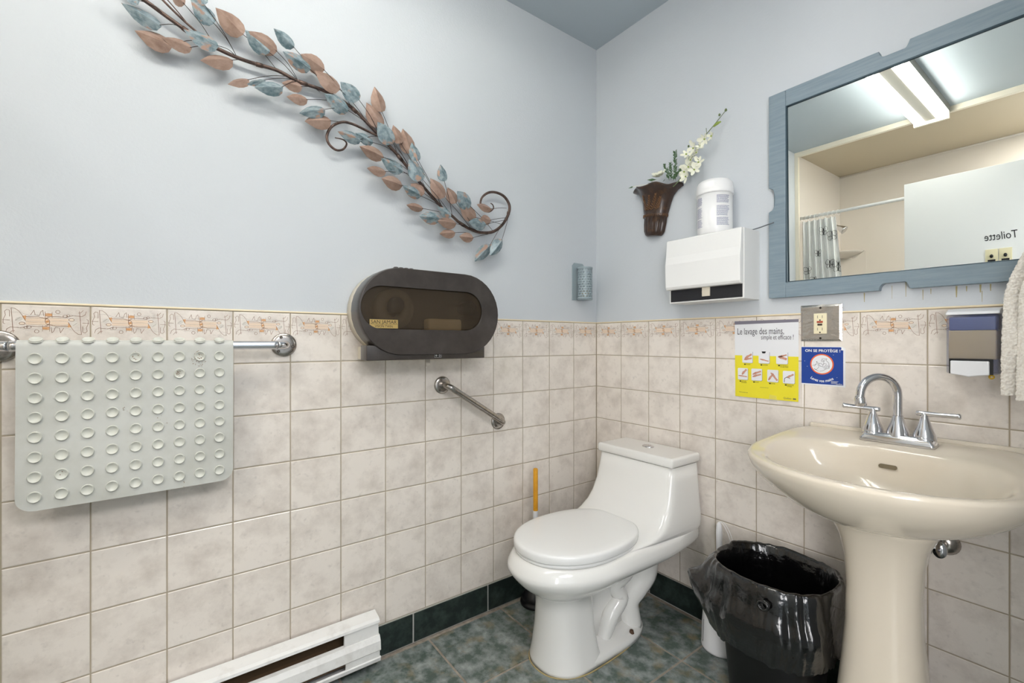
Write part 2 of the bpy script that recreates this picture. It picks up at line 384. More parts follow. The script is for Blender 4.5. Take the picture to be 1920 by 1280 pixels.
# ================================================================ ceiling light
t = thing('ceiling_light', 'bare twin tube fluorescent fitting on the ceiling, seen lit in the mirror', 'ceiling light', (.84, -1.83, ZC))
LX, LY0, LY1 = .85, -2.38, -.75
b = MB(); b.box((LX - .09, LY0, ZC - .045), (LX + .09, LY1, ZC)); b.build('housing', mat('grey_fixture_housing', (128, 126, 120), .6), t)
b = MB(); b.box((LX - .03, LY0 + .02, ZC - .072), (LX + .03, LY1 - .02, ZC - .04), .005); b.build('ballast_cover', mat('grey_fixture_housing', (128, 126, 120), .6), t)
for yy in (LY0 + .012, LY1 - .012):
    b = MB(); b.box((LX - .09, yy - .012, ZC - .092), (LX + .09, yy + .012, ZC - .02), .004); b.build('end_cap', mat('cream_bead', (240, 232, 214), .3), t)
for s in (-.062, .062):
    b = MB(); b.tube([(LX + s, LY0 + .03, ZC - .074), (LX + s, LY1 - .03, ZC - .074)], .018, 14, 1); lab(b.build('tube', TUBEM, t), 'lit white tube')

# ================================================================ TOILET
TC = .392
def sec2(z, wf, wb_, yf, yc, yb, nf, nb):
    out = []
    for x, y, zz in sec(z, 1., yf, yc, yb, nf, nb, 72, 0.):
        t_ = min(max((y + .46) / .30, 0), 1); t_ = t_ * t_ * (3 - 2 * t_); out.append((TC + x * (wf + (wb_ - wf) * t_), y, zz))
    return out
def sec(z, w_, yf, yc, yb, nf=2., nb=2., n=56, cx=TC):
    q = []
    for j in range(n):
        a = 2 * math.pi * (j + .5) / n; c, s_ = math.cos(a), math.sin(a); e = nf if s_ < 0 else nb; L = (yc - yf) if s_ < 0 else (yb - yc)
        x = cx + w_ * math.copysign(abs(c) ** (2 / e), c); y = yc + L * math.copysign(abs(s_) ** (2 / e), s_)
        q.append((x, y, z))
    return q
to = thing('toilet', 'white one-piece toilet with closed lid in the tiled corner', 'toilet', (TC, -.45, 0))
b = MB()
S = [(.225, .075, .075, -.69, -.60, -.50, 2, 2), (.252, .10, .10, -.712, -.59, -.44, 2, 2), (.272, .130, .13, -.742, -.575, -.38, 2, 2), (.292, .158, .172, -.768, -.56, -.35, 2, 3),
     (.312, .180, .200, -.788, -.54, -.25, 2.1, 5), (.328, .194, .208, -.801, -.52, -.16, 2.1, 8), (.342, .204, .2115, -.811, -.50, -.085, 2.1, 10), (.354, .207, .213, -.814, -.50, -.032, 2.1, 12), (.364, .205, .213, -.811, -.50, -.018, 2.1, 14),
     (.378, .199, .2125, -.802, -.50, -.018, 2.1, 14), (.392, .192, .212, -.792, -.48, -.018, 2.15, 14), (.398, .186, .2115, -.775, -.42, -.018, 2.2, 14), (.3995, .180, .211, -.60, -.36, -.018, 2.5, 14), (.401, .190, .211, -.46, -.30, -.018, 3.5, 14), (.412, .203, .2105, -.385, -.2, -.018, 6, 14),
     (.43, .206, .209, -.325, -.15, -.018, 8, 14), (.455, .206, .207, -.282, -.12, -.018, 9, 14), (.49, .203, .203, -.252, -.12, -.018, 9, 14), (.54, .198, .198, -.229, -.12, -.018, 9, 14), (.60, .193, .193, -.213, -.12, -.018, 9, 14), (.655, .188, .188, -.203, -.12, -.018, 9, 14)]
b.loft([sec2(*s_) for s_ in S])
# front column
C = [(0.0, .120, -.720, -.60, -.50, 2.2, 6), (.012, .118, -.718, -.60, -.50, 2.2, 6), (.06, .108, -.710, -.60, -.515, 2.2, 8), (.13, .098, -.703, -.60, -.525, 2.2, 8), (.20, .092, -.701, -.60, -.525, 2.2, 7), (.245, .094, -.706, -.60, -.50, 2.1, 3), (.27, .115, -.73, -.59, -.44, 2, 2)]
b.loft([sec(*s_) for s_ in C])
# foot
b.loft([sec(*s_) for s_ in [(0, .122, -.62, -.45, -.205, 4, 2.6), (.018, .122, -.62, -.45, -.205, 4, 2.6), (.03, .114, -.62, -.45, -.213, 4, 2.6), (.036, .09, -.62, -.45, -.235, 4, 2.6), (.05, .06, -.60, -.42, -.26, 4, 2.6)]])
# body web and the exposed trapway
b.loft([sec(*s_) for s_ in [(.03, .055, -.58, -.42, -.28, 4, 3), (.12, .045, -.58, -.42, -.29, 4, 3), (.22, .07, -.60, -.42, -.25, 4, 3), (.32, .12, -.60, -.42, -.15, 4, 3)]])
for s in (-1, 1):
    X = lambda d: TC + s * d
    b.tube([(X(.08), -.25, .335), (X(.074), -.235, .28), (X(.064), -.235, .22), (X(.052), -.265, .165), (X(.046), -.29, .11), (X(.05), -.28, .02)], [.058, .062, .062, .055, .042, .046], 14, 5)
    b.tube([(X(.06), -.34, .31), (X(.074), -.345, .26), (X(.062), -.39, .215), (X(.070), -.365, .165), (X(.068), -.415, .115), (X(.062), -.44, .06), (X(.05), -.45, .02)], [.035, .036, .028, .032, .032, .028, .026], 12, 5)
bowl = b.build('bowl', PORC, to)
for s in (-1, 1):
    b = MB(); b.lathe([(.0, .012), (.007, .011), (.009, .002), (.010, 0)], (TC + s * .100, -.335, .030), n=10)
    b.build('anchor_bolt', mat('rusty_bolt', (86, 62, 44), .7), to)
b = MB(); b.box((TC - .193, -.210, .656), (TC + .193, -.012, .694), .011); b.build('tank_lid', PORC, to)
b = MB(); b.lathe([(.026, 0), (.026, .003), (.022, .005), (.0, .005)], (TC, -.10, .6935), n=28, sx=1, sy=.8); b.box((TC - .0006, -.12, .698), (TC + .0006, -.08, .6992)); lab(b.build('flush_button', CHROME, to), 'chrome flush button')
EG = dict(nf=2.15, nb=2.5)
b = MB(); b.loft([sec(z, .185 - i, -.780 + i, -.54, -.283 - i * .5, 2.1, 2.4, 72) for z, i in ((.397, .003), (.400, 0), (.408, .0), (.411, .003))]); b.build('seat', SEAT, to)
b = MB(); b.loft([sec(z, .189 - i, -.784 + i, -.54, -.281 - i, 2.1, 2.4, 72) for z, i in ((.410, .006), (.412, .001), (.416, 0), (.432, .0), (.437, .002), (.4405, .006), (.442, .012), (.4435, .04), (.4445, .09), (.445, .15))]); b.build('lid', SEAT, to)
for s in (-1, 1):
    b = MB(); b.box((TC + s * .07 - .022, -.318, .400), (TC + s * .07 + .022, -.278, .424), .008); b.build('hinge', SEAT, to)
b = MB(); 
pts = [(p[0] + (p[0] - TC) * .02, p[1], .0012) for p in sec(0, .124, -.724, -.55, -.20, 2.3, 2.6)]
b.tube(pts + [pts[0]], .0025, 6, 1); lab(b.build('caulk', mat('yellowed_caulk', (176, 158, 112), .7), to), 'yellowed sealant around the foot')

# ================================================================ SINK
SC = 1.232
sk = thing('pedestal_sink', 'cream porcelain pedestal washbasin with chrome tap', 'sink', (SC, -.25, 0))
def zoff(y): 
    t_ = min(max((y + .40) / .36, 0), 1); return .036 * t_ * t_ * (3 - 2 * t_)
def ssec(z, w_, yf, yc, yb, nf=2., nb=3., lift=0., n=72):
    q = sec(z, w_, yf, yc, yb, nf, nb, n, SC); return [(SC + (x - SC) * (1 - .17 * max(0, (y + .30) / .30) ** 1.2), y, zz + lift * zoff(y)) for x, y, zz in q]
b = MB()
OUT = [(.684, .06, -.34, -.25, -.12, 2, 2, 0), (.688, .115, -.395, -.25, -.07, 2, 2.5, 0), (.698, .165, -.43, -.25, -.035, 2, 3, 0), (.718, .208, -.465, -.26, -.012, 2, 3.5, 0), (.748, .250, -.50, -.27, -.008, 2, 4, .2), (.778, .279, -.529, -.28, -.006, 2, 5, .5),
       (.803, .295, -.545, -.28, -.005, 2, 7, .9), (.820, .300, -.552, -.28, -.004, 2, 7, 1), (.8275, .299, -.551, -.28, -.004, 2, 7, 1), (.831, .294, -.546, -.28, -.008, 2, 7, 1), (.8315, .286, -.538, -.28, -.014, 2, 7, 1),
       (.829, .268, -.520, -.30, -.155, 2, 3.4, 1), (.826, .255, -.508, -.30, -.162, 2, 3.2, .8), (.818, .243, -.496, -.30, -.167, 2, 3, .5), (.795, .225, -.478, -.31, -.172, 2, 2.8, 0), (.76, .20, -.45, -.31, -.18, 2, 2.6, 0), (.735, .16, -.41, -.31, -.20, 2, 2.3, 0), (.716, .09, -.36, -.29, -.23, 2, 2, 0), (.711, .03, -.31, -.29, -.27, 2, 2, 0)]
b.loft([ssec(*s_) for s_ in OUT]); b.build('basin', BISC, sk)
b = MB(); b.box((SC - .248, -.020, .85), (SC + .248, -.002, .8765), .006); b.build('splash_ledge', BISC, sk)
b = MB()
PD = [(0, .126, .12), (.03, .121, .115), (.12, .106, .098), (.26, .092, .080), (.40, .080, .068), (.50, .078, .066), (.58, .083, .072), (.63, .094, .084), (.665, .110, .10), (.70, .128, .12)]
SC = 1.24; b.loft([sec(z, w_, -.25 - l, -.25, -.25 + l * .8, 2.3, 4, 56, SC) for z, w_, l in PD])
SC = 1.232; b.build('pedestal', BISC, sk)
b = MB(); b.prism(rrect(-.020, -.0055, .020, .0055, .0054), lambda u, v, d: (SC + u, -.1745 - d * .9 + v * .25, .805 + v), -.002, .0012); lab(b.build('overflow_slot', mat('slot_shadow', (120, 108, 84), .6), sk), 'dark overflow slot')
b = MB(); b.lathe([(.022, 0), (.022, .003), (.012, .004), (0, .002)], (SC, -.29, .712), n=20); lab(b.build('drain', CHROME, sk), 'chrome drain')
# faucet
FXc, FYc = 1.235, -.095; ZD = .864
b = MB(); b.loft([[(x, y, z) for x, y in rrect(FXc - l, FYc - d_, FXc + l, FYc + d_, r_)] for z, l, d_, r_ in ((ZD - .004, .083, .03, .008), (ZD + .004, .083, .03, .008), (ZD + .018, .074, .024, .008), (ZD + .023, .071, .021, .008))])
fc = b.build('faucet', CHROME, sk)
b = MB(); b.lathe([(.026, .016), (.025, .03), (.018, .05), (.013, .07), (.0115, .074)], (FXc, FYc, ZD), n=28)
dv = Vector((-.62, -.78, 0)); ar = .052; p0 = Vector((FXc, FYc, ZD + .07)); h = Vector((0, 0, 1)); pts = [p0, p0 + h * .03, p0 + h * .055]
cc = p0 + h * .062 + dv * ar
for a in range(0, 181, 15): pts.append(cc - dv * ar * math.cos(R(a)) + h * ar * 1.0 * math.sin(R(a)))
e = pts[-1]; pts += [e - h * .008 + dv * .002]
b.tube(pts, .0105, 16, 4); e = pts[-1]; b.lathe([(.0105, .004), (.013, 0), (.0135, -.012), (.014, -.022), (.010, -.022), (.009, -.012)], e + Vector((0, 0, 0)), n=20, axis=(-.12, -.15, 1)); b.build('spout', CHROME, fc)
for s, dx in ((-1, Vector((-.93, -.30, .06))), (1, Vector((.97, -.0, .0)))):
    hx = FXc + s * .057; c0 = Vector((hx, FYc, ZD))
    b = MB(); b.lathe([(.025, .02), (.0245, .03), (.017, .05), (.010, .072), (.0075, .082), (.0085, .088), (.0, .092)], c0, n=28)
    b.lathe([(.026, .016), (.026, .022), (.024, .024)], c0, n=28)
    top = c0 + Vector((0, 0, .087)); dx.normalize()
    b.tube([top - dx * .017, top - dx * .010, top + dx * .03, top + dx * .06, top + dx * .070, top + dx * .073], [.005, .0075, .006, .0072, .0078, .004], 14, 3); b.build('handle', CHROME, fc)
# stop valve
t = thing('water_stop_valve', 'chrome shut-off valve with oval handle on the wall behind the sink pedestal', 'valve', (1.315, -.0, .575))
b = MB(); b.lathe([(.033, .0), (.033, .004), (.024, .016), (.012, .022), (.008, .022)], (1.318, -.001, .583), axis=(0, -1, 0), n=24); b.build('escutcheon', CHROME_D, t)
b = MB(); b.tube([(1.318, -.015, .583), (1.318, -.06, .583)], .009, 12, 1); b.tube([(1.318, -.05, .575), (1.318, -.05, .62), (1.30, -.06, .65)], .006, 10, 4); b.build('valve_body', CHROME_D, t)
b = MB(); b.lathe([(.004, 0), (.019, .002), (.020, .006), (.019, .010), (.004, .011)], (1.318, -.062, .580), axis=(0, -1, 0), n=24, sx=.8, sy=1.15); b.build('handle', CHROME, t)

# ================================================================ MIRROR
MX0, MX1, MZ0, MZ1 = .854, 1.568, 1.303, 2.030; RW = .056
mr = thing('wall_mirror', 'rectangular wall mirror in a blue-painted wooden frame with cut notches', 'mirror', (1.21, 0, MZ0))
TH = .022
def notch(x0, x1, dp, n=6):   # ogee-ended notch, points from x0 to x1 measured inwards
    p = [(x0, 0)]
    for i in range(n + 1): a = R(180 - 110 * i / n); p.append((x0 + .012 + .012 * math.cos(a) * .9, dp * .55 - .55 * dp + dp * math.sin(R(90 * i / n))))
    for i in range(n + 1): a = i / n; p.append((x1 - .012 + .012 * a, dp * math.cos(R(90 * a))))
    p.append((x1, 0)); return p
b = MB(); ln = [(0 + d_, z) for z, d_ in [(MZ0, 0)] + [(1.613, 0), (1.612, .006), (1.606, .008)][:1] + [(MZ0 + .31 + v * .086, .021 * math.sin(math.pi * min(max(v, 0), 1)) ** .35) for v in [i / 16 for i in range(17)]] + [(MZ1, 0)]]
b.prism([(MX0 + d_, z) for d_, z in ln] + [(MX0 + RW, MZ1), (MX0 + RW, MZ0)], fB, -.003, TH); bevel(b.build('frame_stile', BLUEW, mr), .002)
b = MB(); b.prism([(MX1 - d_, z) for d_, z in ln] + [(MX1 - RW, MZ1), (MX1 - RW, MZ0)], fB, -.003, TH); bevel(b.build('frame_stile', BLUEW, mr), .002)
nt_ = notch(1.172, 1.246, .021)
b = MB(); b.prism([(MX0 + RW + .0005, MZ0)] + [(x, MZ0 + y) for x, y in nt_] + [(MX1 - RW - .0005, MZ0), (MX1 - RW - .0005, MZ0 + RW - .004), (MX0 + RW + .0005, MZ0 + RW - .004)], fB, -.003, TH); bevel(b.build('frame_rail', BLUEW, mr), .002)
b = MB(); b.prism([(MX0 + RW + .0005, MZ1)] + [(x, MZ1 - y) for x, y in nt_] + [(MX1 - RW - .0005, MZ1), (MX1 - RW - .0005, MZ1 - RW), (MX0 + RW + .0005, MZ1 - RW)], fB, -.003, TH); bevel(b.build('frame_rail', BLUEW, mr), .002)
gx0, gx1, gz0, gz1 = MX0 + RW, MX1 - RW, MZ0 + RW - .004, MZ1 - RW
b = MB()
for p0, p1 in (((gx0, gz0), (gx0, gz1)), ((gx1, gz0), (gx1, gz1)), ((gx0, gz1), (gx1, gz1)), ((gx0, gz0), (gx1, gz0))):
    b.tube([fB(p0[0], p0[1], .017), fB(p1[0], p1[1], .017)], .0035, 8, 1)
b.build('inner_bead', mat('dark_blue_bead', (74, 92, 102), .3), mr)
TILT = R(.62)
b = MB(); dz = (gz1 - gz0); hh = dz / 2 * math.tan(TILT)
q = lambda u, v, d: (u, -(.0105 + (v - (gz0 + gz1) / 2) * math.tan(TILT)) - d, v)
b.prism([(gx0 - .002, gz0 - .002), (gx1 + .002, gz0 - .002), (gx1 + .002, gz1 + .002), (gx0 - .002, gz1 + .002)], q, -.002, 0); b.build('glass', MIRROR, mr)
b = MB(); b.prism([(MX0 + .01, MZ0 + .03), (MX1 - .01, MZ0 + .03), (MX1 - .01, MZ1 - .03), (MX0 + .01, MZ1 - .03)], fB, -.003, .003); b.build('backing', BLUEW, mr)

# ================================================================ PAPER TOWEL DISPENSER + TUB + ROD
t = thing('paper_towel_dispenser', 'white folded paper towel dispenser with black lower front, on the back wall', 'dispenser', (.66, 0, 1.30))
X0, X1, Z0, Z1, D = .508, .811, 1.303, 1.556, .112
b = MB(); b.box((X0, -D, Z0), (X1, .003, Z1)); bevel(b.build('body', WHITE, t), .001)
b = MB(); pr = [(D, Z1 - .0005), (D + .012, Z1 + .001), (D + .017, Z1 - .003), (D + .023, Z1 - .07), (D + .028, Z1 - .10), (D + .026, Z1 - .19), (D + .020, Z1 - .200), (D + .006, Z1 - .202), (D, Z1 - .197)]
b.prism(pr, lambda u, v, d: (d, -u, v), X0 - .004, X1 - .002); bevel(b.build('cover', mat('enamel_white', (240, 240, 238), .25), t), .004, 3)
b = MB(); b.box((X0 + .006, -D - .002, Z0 + .005), (X1 - .006, -D + .004, Z1 - .19)); b.build('lower_panel', mat('black_mesh_panel', (34, 34, 38), .7, bump=.001, bump_scale=900), t)
b = MB(); b.box((.652, -D - .006, Z0 + .018), (.684, -D - .001, Z1 - .196), .001); b.box((.652, -D - .007, Z0 + .034), (.684, -D - .006, Z0 + .0355)); b.build('latch', BEIGE, t)
tb = thing('wipes_tub', 'white plastic wipes tub with small printed text, standing on the paper towel dispenser', 'tub', (.676, -.068, Z1))
TX, TY, TR = .676, -.068, .0635
b = MB(); b.lathe([(0, .0005), (.058, .0005), (.061, .004), (TR, .03), (TR, .155), (.0, .155)], (TX, TY, Z1), n=48); b.build('body', mat('tub_white', (244, 244, 244), .3), tb)
b = MB(); b.lathe([(.062, .152), (.0665, .152), (.067, .158), (.066, .166), (.0665, .168), (.066, .178), (.0655, .180), (.064, .192), (.060, .201), (.054, .206), (.050, .207), (.046, .205), (0, .205)], (TX, TY, Z1), n=48); b.build('lid', mat('tub_white', (244, 244, 244), .3), tb)
TXTM = mat('tiny_print', (150, 152, 178), .5); b = MB()
def cylf(a0): return lambda u, v, d: (TX + (TR + .0006 + d) * math.sin(a0 + u / TR), TY - (TR + .0006 + d) * math.cos(a0 + u / TR), v)
for a0, wd_ in ((R(-52), .012), (R(-26), .030), (R(58), .05)):
    f = cylf(a0)
    for k in range(26):
        z = Z1 + .137 - k * .0044
        if k in (7, 8, 18): continue
        u = -wd_ / 2; e_ = wd_ / 2 * (.6 + .4 * rnd.random())
        while u < e_:
            l = rnd.uniform(.002, .005); l = min(l, e_ - u); b.add([f(u, z, 0), f(u + l, z, 0), f(u + l, z + .0024, 0), f(u, z + .0024, 0)], [(0, 1, 2, 3)]); u += l + .001
b.build('printed_text', TXTM, tb)['kind'] = 'stuff'
b = MB(); b.tube([(.79, -.02, 1.562), (.83, -.028, 1.5645), (.872, -.040, 1.568), (.880, -.042, 1.568)], .0022, 8, 3); tag(b.build('metal_rod', mat('grey_rod', (120, 124, 130), .4, .5)), 'thin grey rod poking from the paper towel dispenser over the mirror frame', 'rod')

# ================================================================ WALL VASE
vz = thing('wall_vase', 'dark brown carved corner vase hanging on the back wall above the dispenser', 'vase', (.40, 0, 1.62))
VT = R(7)
def vf(p):
    x, y, z = p; x0, z0 = .398, 1.72; dx, dz_ = (x - x0) * .95, z - z0; x0 -= .032
    return (x0 + dx * math.cos(VT) + dz_ * math.sin(VT), y, z0 - dx * math.sin(VT) + dz_ * math.cos(VT))
prof = [(.036, 0), (.045, .006), (.052, .02), (.056, .05), (.057, .078), (.060, .080), (.062, .088), (.060, .094), (.064, .11), (.070, .14), (.080, .17), (.095, .19), (.112, .202), (.120, .206), (.118, .212), (.104, .209), (.086, .20), (.07, .18), (.05, .13)]
def half(prof_, nn=60, flute=True):
    secs = []
    for r, h_ in prof_:
        q = []
        for j in range(nn):
            a = math.pi * j / (nn - 1); rr = r
            if flute and .006 < h_ < .079: rr *= 1 - .075 * abs(math.sin(a * 9))
            if h_ > .175: rr *= 1 + .05 * math.sin(a * 7 + .5) * (h_ - .175) / .03
            zz = h_ + (.006 * math.sin(a * 6) if h_ > .195 else 0)
            q.append(vf((.398 + rr * 1.05 * math.cos(a), -.002 - rr * .78 * math.sin(a), 1.622 + zz)))
        secs.append(q)
    return secs
b = MB(); b.loft(half(prof), True, False, False)
hs = half(prof, 60); b.add(hs[0], [tuple(range(60))]); b.build('body', BROWNV, vz, recalc=False)
RL = mat('worn_gilt_relief', (120, 84, 54), .35, .2)
b = MB()
for (x0, z0, x1, z1) in ((.375, .10, .352, .175), (.385, .10, .395, .17), (.40, .10, .43, .175), (.425, .105, .447, .16)):
    for k in range(7):
        t_ = (k + 1) / 8
        for s in (-1, 1):
            ux, uz = x0 + (x1 - x0) * t_, z0 + (z1 - z0) * t_
            ex, ez = ux + s * .011 * (1.2 - t_) + (x1 - x0) * .12, uz + .010
            def on(px_, h_):
                r = .060 + max(0, (h_ - .09)) * .16 + max(0, h_ - .14) * .25; c = max(-1, min(1, (px_ - .398) / (r * 1.05))); return vf((px_, -.004 - r * .78 * math.sqrt(1 - c * c), 1.622 + h_))
            b.tube([on(ux, uz), on((ux + ex) / 2, (uz + ez) / 2), on(ex, ez)], [.0016, .0022, .0008], 6, 1)
b.build('carved_relief', RL, vz)
b = MB()
for k in range(24):
    a = math.pi * (k + .5) / 24; r = .0615
    p = lambda aa, h_: vf((.398 + r * 1.05 * math.cos(aa), -.003 - r * .78 * math.sin(aa), 1.622 + h_)); b.tube([p(a, .081), p(a + .07, .093)], .0012, 5, 1)
b.build('collar_beading', RL, vz)

def petal_flower(b, c, r, nrm, n=5, seed=0, cup=.35):
    rr_ = random.Random(seed); nv = Vector(nrm).normalized(); a = Vector((0, 0, 1)) if abs(nv.z) < .9 else Vector((1, 0, 0))
    u = (a - nv * a.dot(nv)).normalized(); v = nv.cross(u); c = Vector(c); ph = rr_.random() * 6
    for k in range(n):
        an = ph + 2 * math.pi * k / n + rr_.uniform(-.2, .2); d = u * math.cos(an) + v * math.sin(an); s = nv.cross(d); L = r * rr_.uniform(.8, 1.15); W = L * .28
        b.add([c, c + d * L * .45 + s * W + nv * L * cup * .4, c + d * L * .45 + nv * L * cup * .25, c + d * L * .45 - s * W + nv * L * cup * .4, c + d * L * .85 + s * W * .7 + nv * L * cup, c + d * L + nv * L * cup, c + d * L * .85 - s * W * .7 + nv * L * cup],
              [(0, 1, 2), (0, 2, 3), (1, 4, 5, 2), (2, 5, 6, 3)], True)
fs = thing('orchid_spray', 'tall artificial spray of white blossoms leaning right out of the brown wall vase', 'artificial flower', (.44, -.05, 1.80))
st_px = [(1262, 350), (1274, 337), (1291, 309), (1313, 267), (1344, 228), (1363, 204)]
sp = [ony(x, y, -.045 + .004 * i) for i, (x, y) in enumerate(st_px)]
b = MB(); b.tube(sp, [.002, .0022, .002, .0018, .0014, .001], 8, 5)
for a_, c_ in (((1274, 337), (1290, 329)), ((1288, 313), (1294, 285)), ((1325, 250), (1324, 240)), ((1300, 290), (1310, 300))): b.tube([ony(*a_, -.04), ony(*c_, -.045)], .0011, 6, 1)
b.build('stem', mat('green_stem', (104, 122, 80), .5), fs)
for k, (x, y, r) in enumerate(((1291, 313, .034), (1286, 331, .03), (1310, 304, .028), (1300, 278, .03), (1306, 286, .026), (1321, 261, .028), (1334, 255, .022), (1287, 289, .024), (1313, 274, .024), (1302, 318, .03), (1295, 300, .028), (1283, 322, .024))):
    bb = MB(); p = ony(x, y, -.045 - .012 * (k % 2)); petal_flower(bb, p, r, (rnd.uniform(-.5, .5), -1, rnd.uniform(-.4, .4)), 5, k)
    o = bb.build('blossom', PETAL, fs, recalc=False)
    bb = MB(); bb.lathe([(0, -.003), (.0035, 0), (.003, .004), (0, .006)], p, axis=(0, -1, 0), n=8); bb.build('blossom_centre', GREENL, o)
for (x, y, rx, rz) in ((1291, 274, .004, .006), (1349, 215, .0045, .006), (1361, 206, .005, .007)):
    bb = MB(); bb.lathe([(0, -rz), (rx, -rz * .4), (rx * .8, rz * .4), (0, rz)], ony(x, y, -.03), n=10); bb.build('bud', mat('bud_green', (112, 128, 88), .5), fs)
bb = MB(); bb.tube([ony(1338, 237, -.03), ony(1345, 231, -.035), ony(1352, 228, -.03)], [.003, .006, .002], 8, 3); bb.build('bud', GREENL, fs)
t = thing('green_sprig', 'small green leafy sprig rising from the brown wall vase left of the blossoms', 'artificial plant', (.44, -.05, 1.82))
b = MB(); lf = MB()
for base, tip in (((1267, 338), (1266, 285)), ((1255, 338), (1247, 311)), ((1262, 338), (1278, 318)), ((1258, 338), (1258, 308))):
    p0 = ony(*base, -.055); p1 = ony(*tip, -.06); b.tube([p0, (p0 + p1) / 2 + Vector((.002, -.004, 0)), p1], .0011, 6, 3)
    L = (p1 - p0).length; n = int(L / .006)
    for k in range(n):
        for s in range(3):
            c = p0.lerp(p1, (k + 1) / n); an = rnd.uniform(0, 6.28); d = Vector((math.cos(an), -abs(math.sin(an)) * .6, .7)).normalized(); e_ = d.cross(Vector((0, 1, 0))).normalized() * .0028; l = .013
            lf.add([c, c + d * l * .5 + e_, c + d * l, c + d * l * .5 - e_], [(0, 1, 2, 3)], True)
b.build('stem', GREEN, t)
lf.build('leaflets', GREEN, t, recalc=False)['kind'] = 'stuff'
t = thing('white_rose_bloom', 'white artificial bloom resting on the rim of the brown wall vase', 'artificial flower', (.37, -.06, 1.83))
b = MB(); c = ony(1237, 331, -.06)
for k, (r, z) in enumerate(((.034, 0), (.027, .006), (.019, .012), (.010, .016))): petal_flower(b, c + Vector((0, 0, z * .6)), r, (.1, -.6, .8), 6, 20 + k, .5)
b.build('petals', PETAL, t, recalc=False)
for a_, c_, e_ in (((1222, 337), .022, (-1, -.3, .2)), ((1184, 351), .016, (-1, -.2, -.1)), ((1245, 338), .02, (.6, -.8, -.2))):
    b = MB(); p = ony(*a_, -.065); d = Vector(e_).normalized(); s = d.cross(Vector((0, -1, .6))).normalized() * c_ * .35
    b.add([p - d * c_, p + s, p + d * c_, p - s, p + Vector((0, -.002, -.002))], [(0, 1, 4), (1, 2, 4), (2, 3, 4), (3, 0, 4)], True); b.build('leaf', GREEN, t, recalc=False)
b = MB(); c = ony(1218, 345, -.065)
petal_flower(b, c, .022, (-.2, -.5, .9), 5, 31, .3); b.tube([ony(1240, 345, -.06), c, ony(1186, 350, -.065)], .001, 6, 3); b.build('trailing_petals', PETAL, t, recalc=False)

# ================================================================ OUTLET, POSTER, SIGN
t = thing('power_outlet', 'ivory safety outlet in a square steel cover plate below the mirror', 'outlet', (1.012, 0, 1.148))
b = MB(); x0, x1, z0, z1 = .952, 1.073, 1.149, 1.271
b.add([fB(*p) for p in ((x0, z0, 0), (x1, z0, 0), (x1, z1, 0), (x0, z1, 0), (x0, z0, .003), (x1, z0, .003), (x1, z1, .003), (x0, z1, .003), (x0 + .007, z0 + .007, .0065), (x1 - .007, z0 + .007, .0065), (x1 - .007, z1 - .007, .0065), (x0 + .007, z1 - .007, .0065))],
      [(0, 1, 5, 4), (1, 2, 6, 5), (2, 3, 7, 6), (3, 0, 4, 7), (4, 5, 9, 8), (5, 6, 10, 9), (6, 7, 11, 10), (7, 4, 8, 11), (8, 9, 10, 11)]); b.build('cover_plate', STEEL, t)
b = MB(); b.box(fB(.993, 1.174, .005), fB(1.031, 1.242, .0095), .001); oc = b.build('receptacle', mat('ivory_plastic', (240, 230, 196), .35), t)
for zc in (1.230, 1.189):
    b = MB(); b.box(fB(1.004, zc - .004, .0093), fB(1.0052, zc + .005, .0097)); b.build('slot', INKB, oc)
    b = MB(); b.box(fB(1.018, zc - .004, .0093), fB(1.0192, zc + .005, .0097)); b.build('slot', INKB, oc)
    b = MB(); b.prism(circ(1.0118, zc - .0105, .0024, n=10), fB, .0093, .0097); b.build('ground_hole', INKB, oc)
b = MB(); b.box(fB(1.003, 1.2105, .009), fB(1.0205, 1.2165, .0115)); lab(b.build('reset_button', mat('red_button', (176, 78, 56), .4), t), 'red reset button')
b = MB(); b.box(fB(1.005, 1.2015, .009), fB(1.0185, 1.2075, .0115)); lab(b.build('test_button', mat('dark_button', (62, 50, 42), .4), t), 'dark test button')
for zc in (1.2605, 1.159):
    b = MB(); b.lathe([(0, .002), (.003, .0015), (.0036, 0)], fB(1.012, zc, .0065), axis=(0, -1, 0), n=10); b.build('screw', mat('dark_screw', (60, 54, 50), .4, .8), t)

# hand-washing poster
ps = thing('hand_washing_poster', 'white and yellow hand washing poster with seven photos, left of the outlet', 'poster', (.83, 0, .94))
PX0, PX1, PZ0, PZ1 = .719, .944, .938, 1.226
def fP(u, v, d):   # u,v in 0..1, sheet with slightly curling lower edge
    cu = .010 * max(0, .18 - v) ** 1 * (1 + .8 * math.sin(u * 5)) + .004 * max(0, .5 - v) * math.sin(u * 7) ** 2
    return (PX0 + (PX1 - PX0) * u + (.004 * (1 - u) * (1 - v)), -.0012 - cu * 1. - d, PZ0 + (PZ1 - PZ0) * v)
b = MB()
def sheet(b, u0, u1, v0, v1, d, nu=14, nv=16):
    vs = [fP(u0 + (u1 - u0) * i / nu, v0 + (v1 - v0) * j / nv, d) for j in range(nv + 1) for i in range(nu + 1)]
    b.add(vs, [(j * (nu + 1) + i, j * (nu + 1) + i + 1, (j + 1) * (nu + 1) + i + 1, (j + 1) * (nu + 1) + i) for j in range(nv) for i in range(nu)], True)
b.cur = 0; sheet(b, 0, 1, 0, 1, 0); b.cur = 1; sheet(b, 0, 1, 0, .545, .0003); b.cur = 2
b.add([fP(0, .955, .0003), fP(1, .965, .0003), fP(1, 1, .0003), fP(0, 1, .0003)], [(0, 1, 2, 3)])
b.build('sheet', [PAPER, P_YEL, P_GREY], ps)
AR = (PX1 - PX0) / (PZ1 - PZ0)
fPt = lambda u, v, d: fP(u / (PX1 - PX0), v / (PZ1 - PZ0), d)
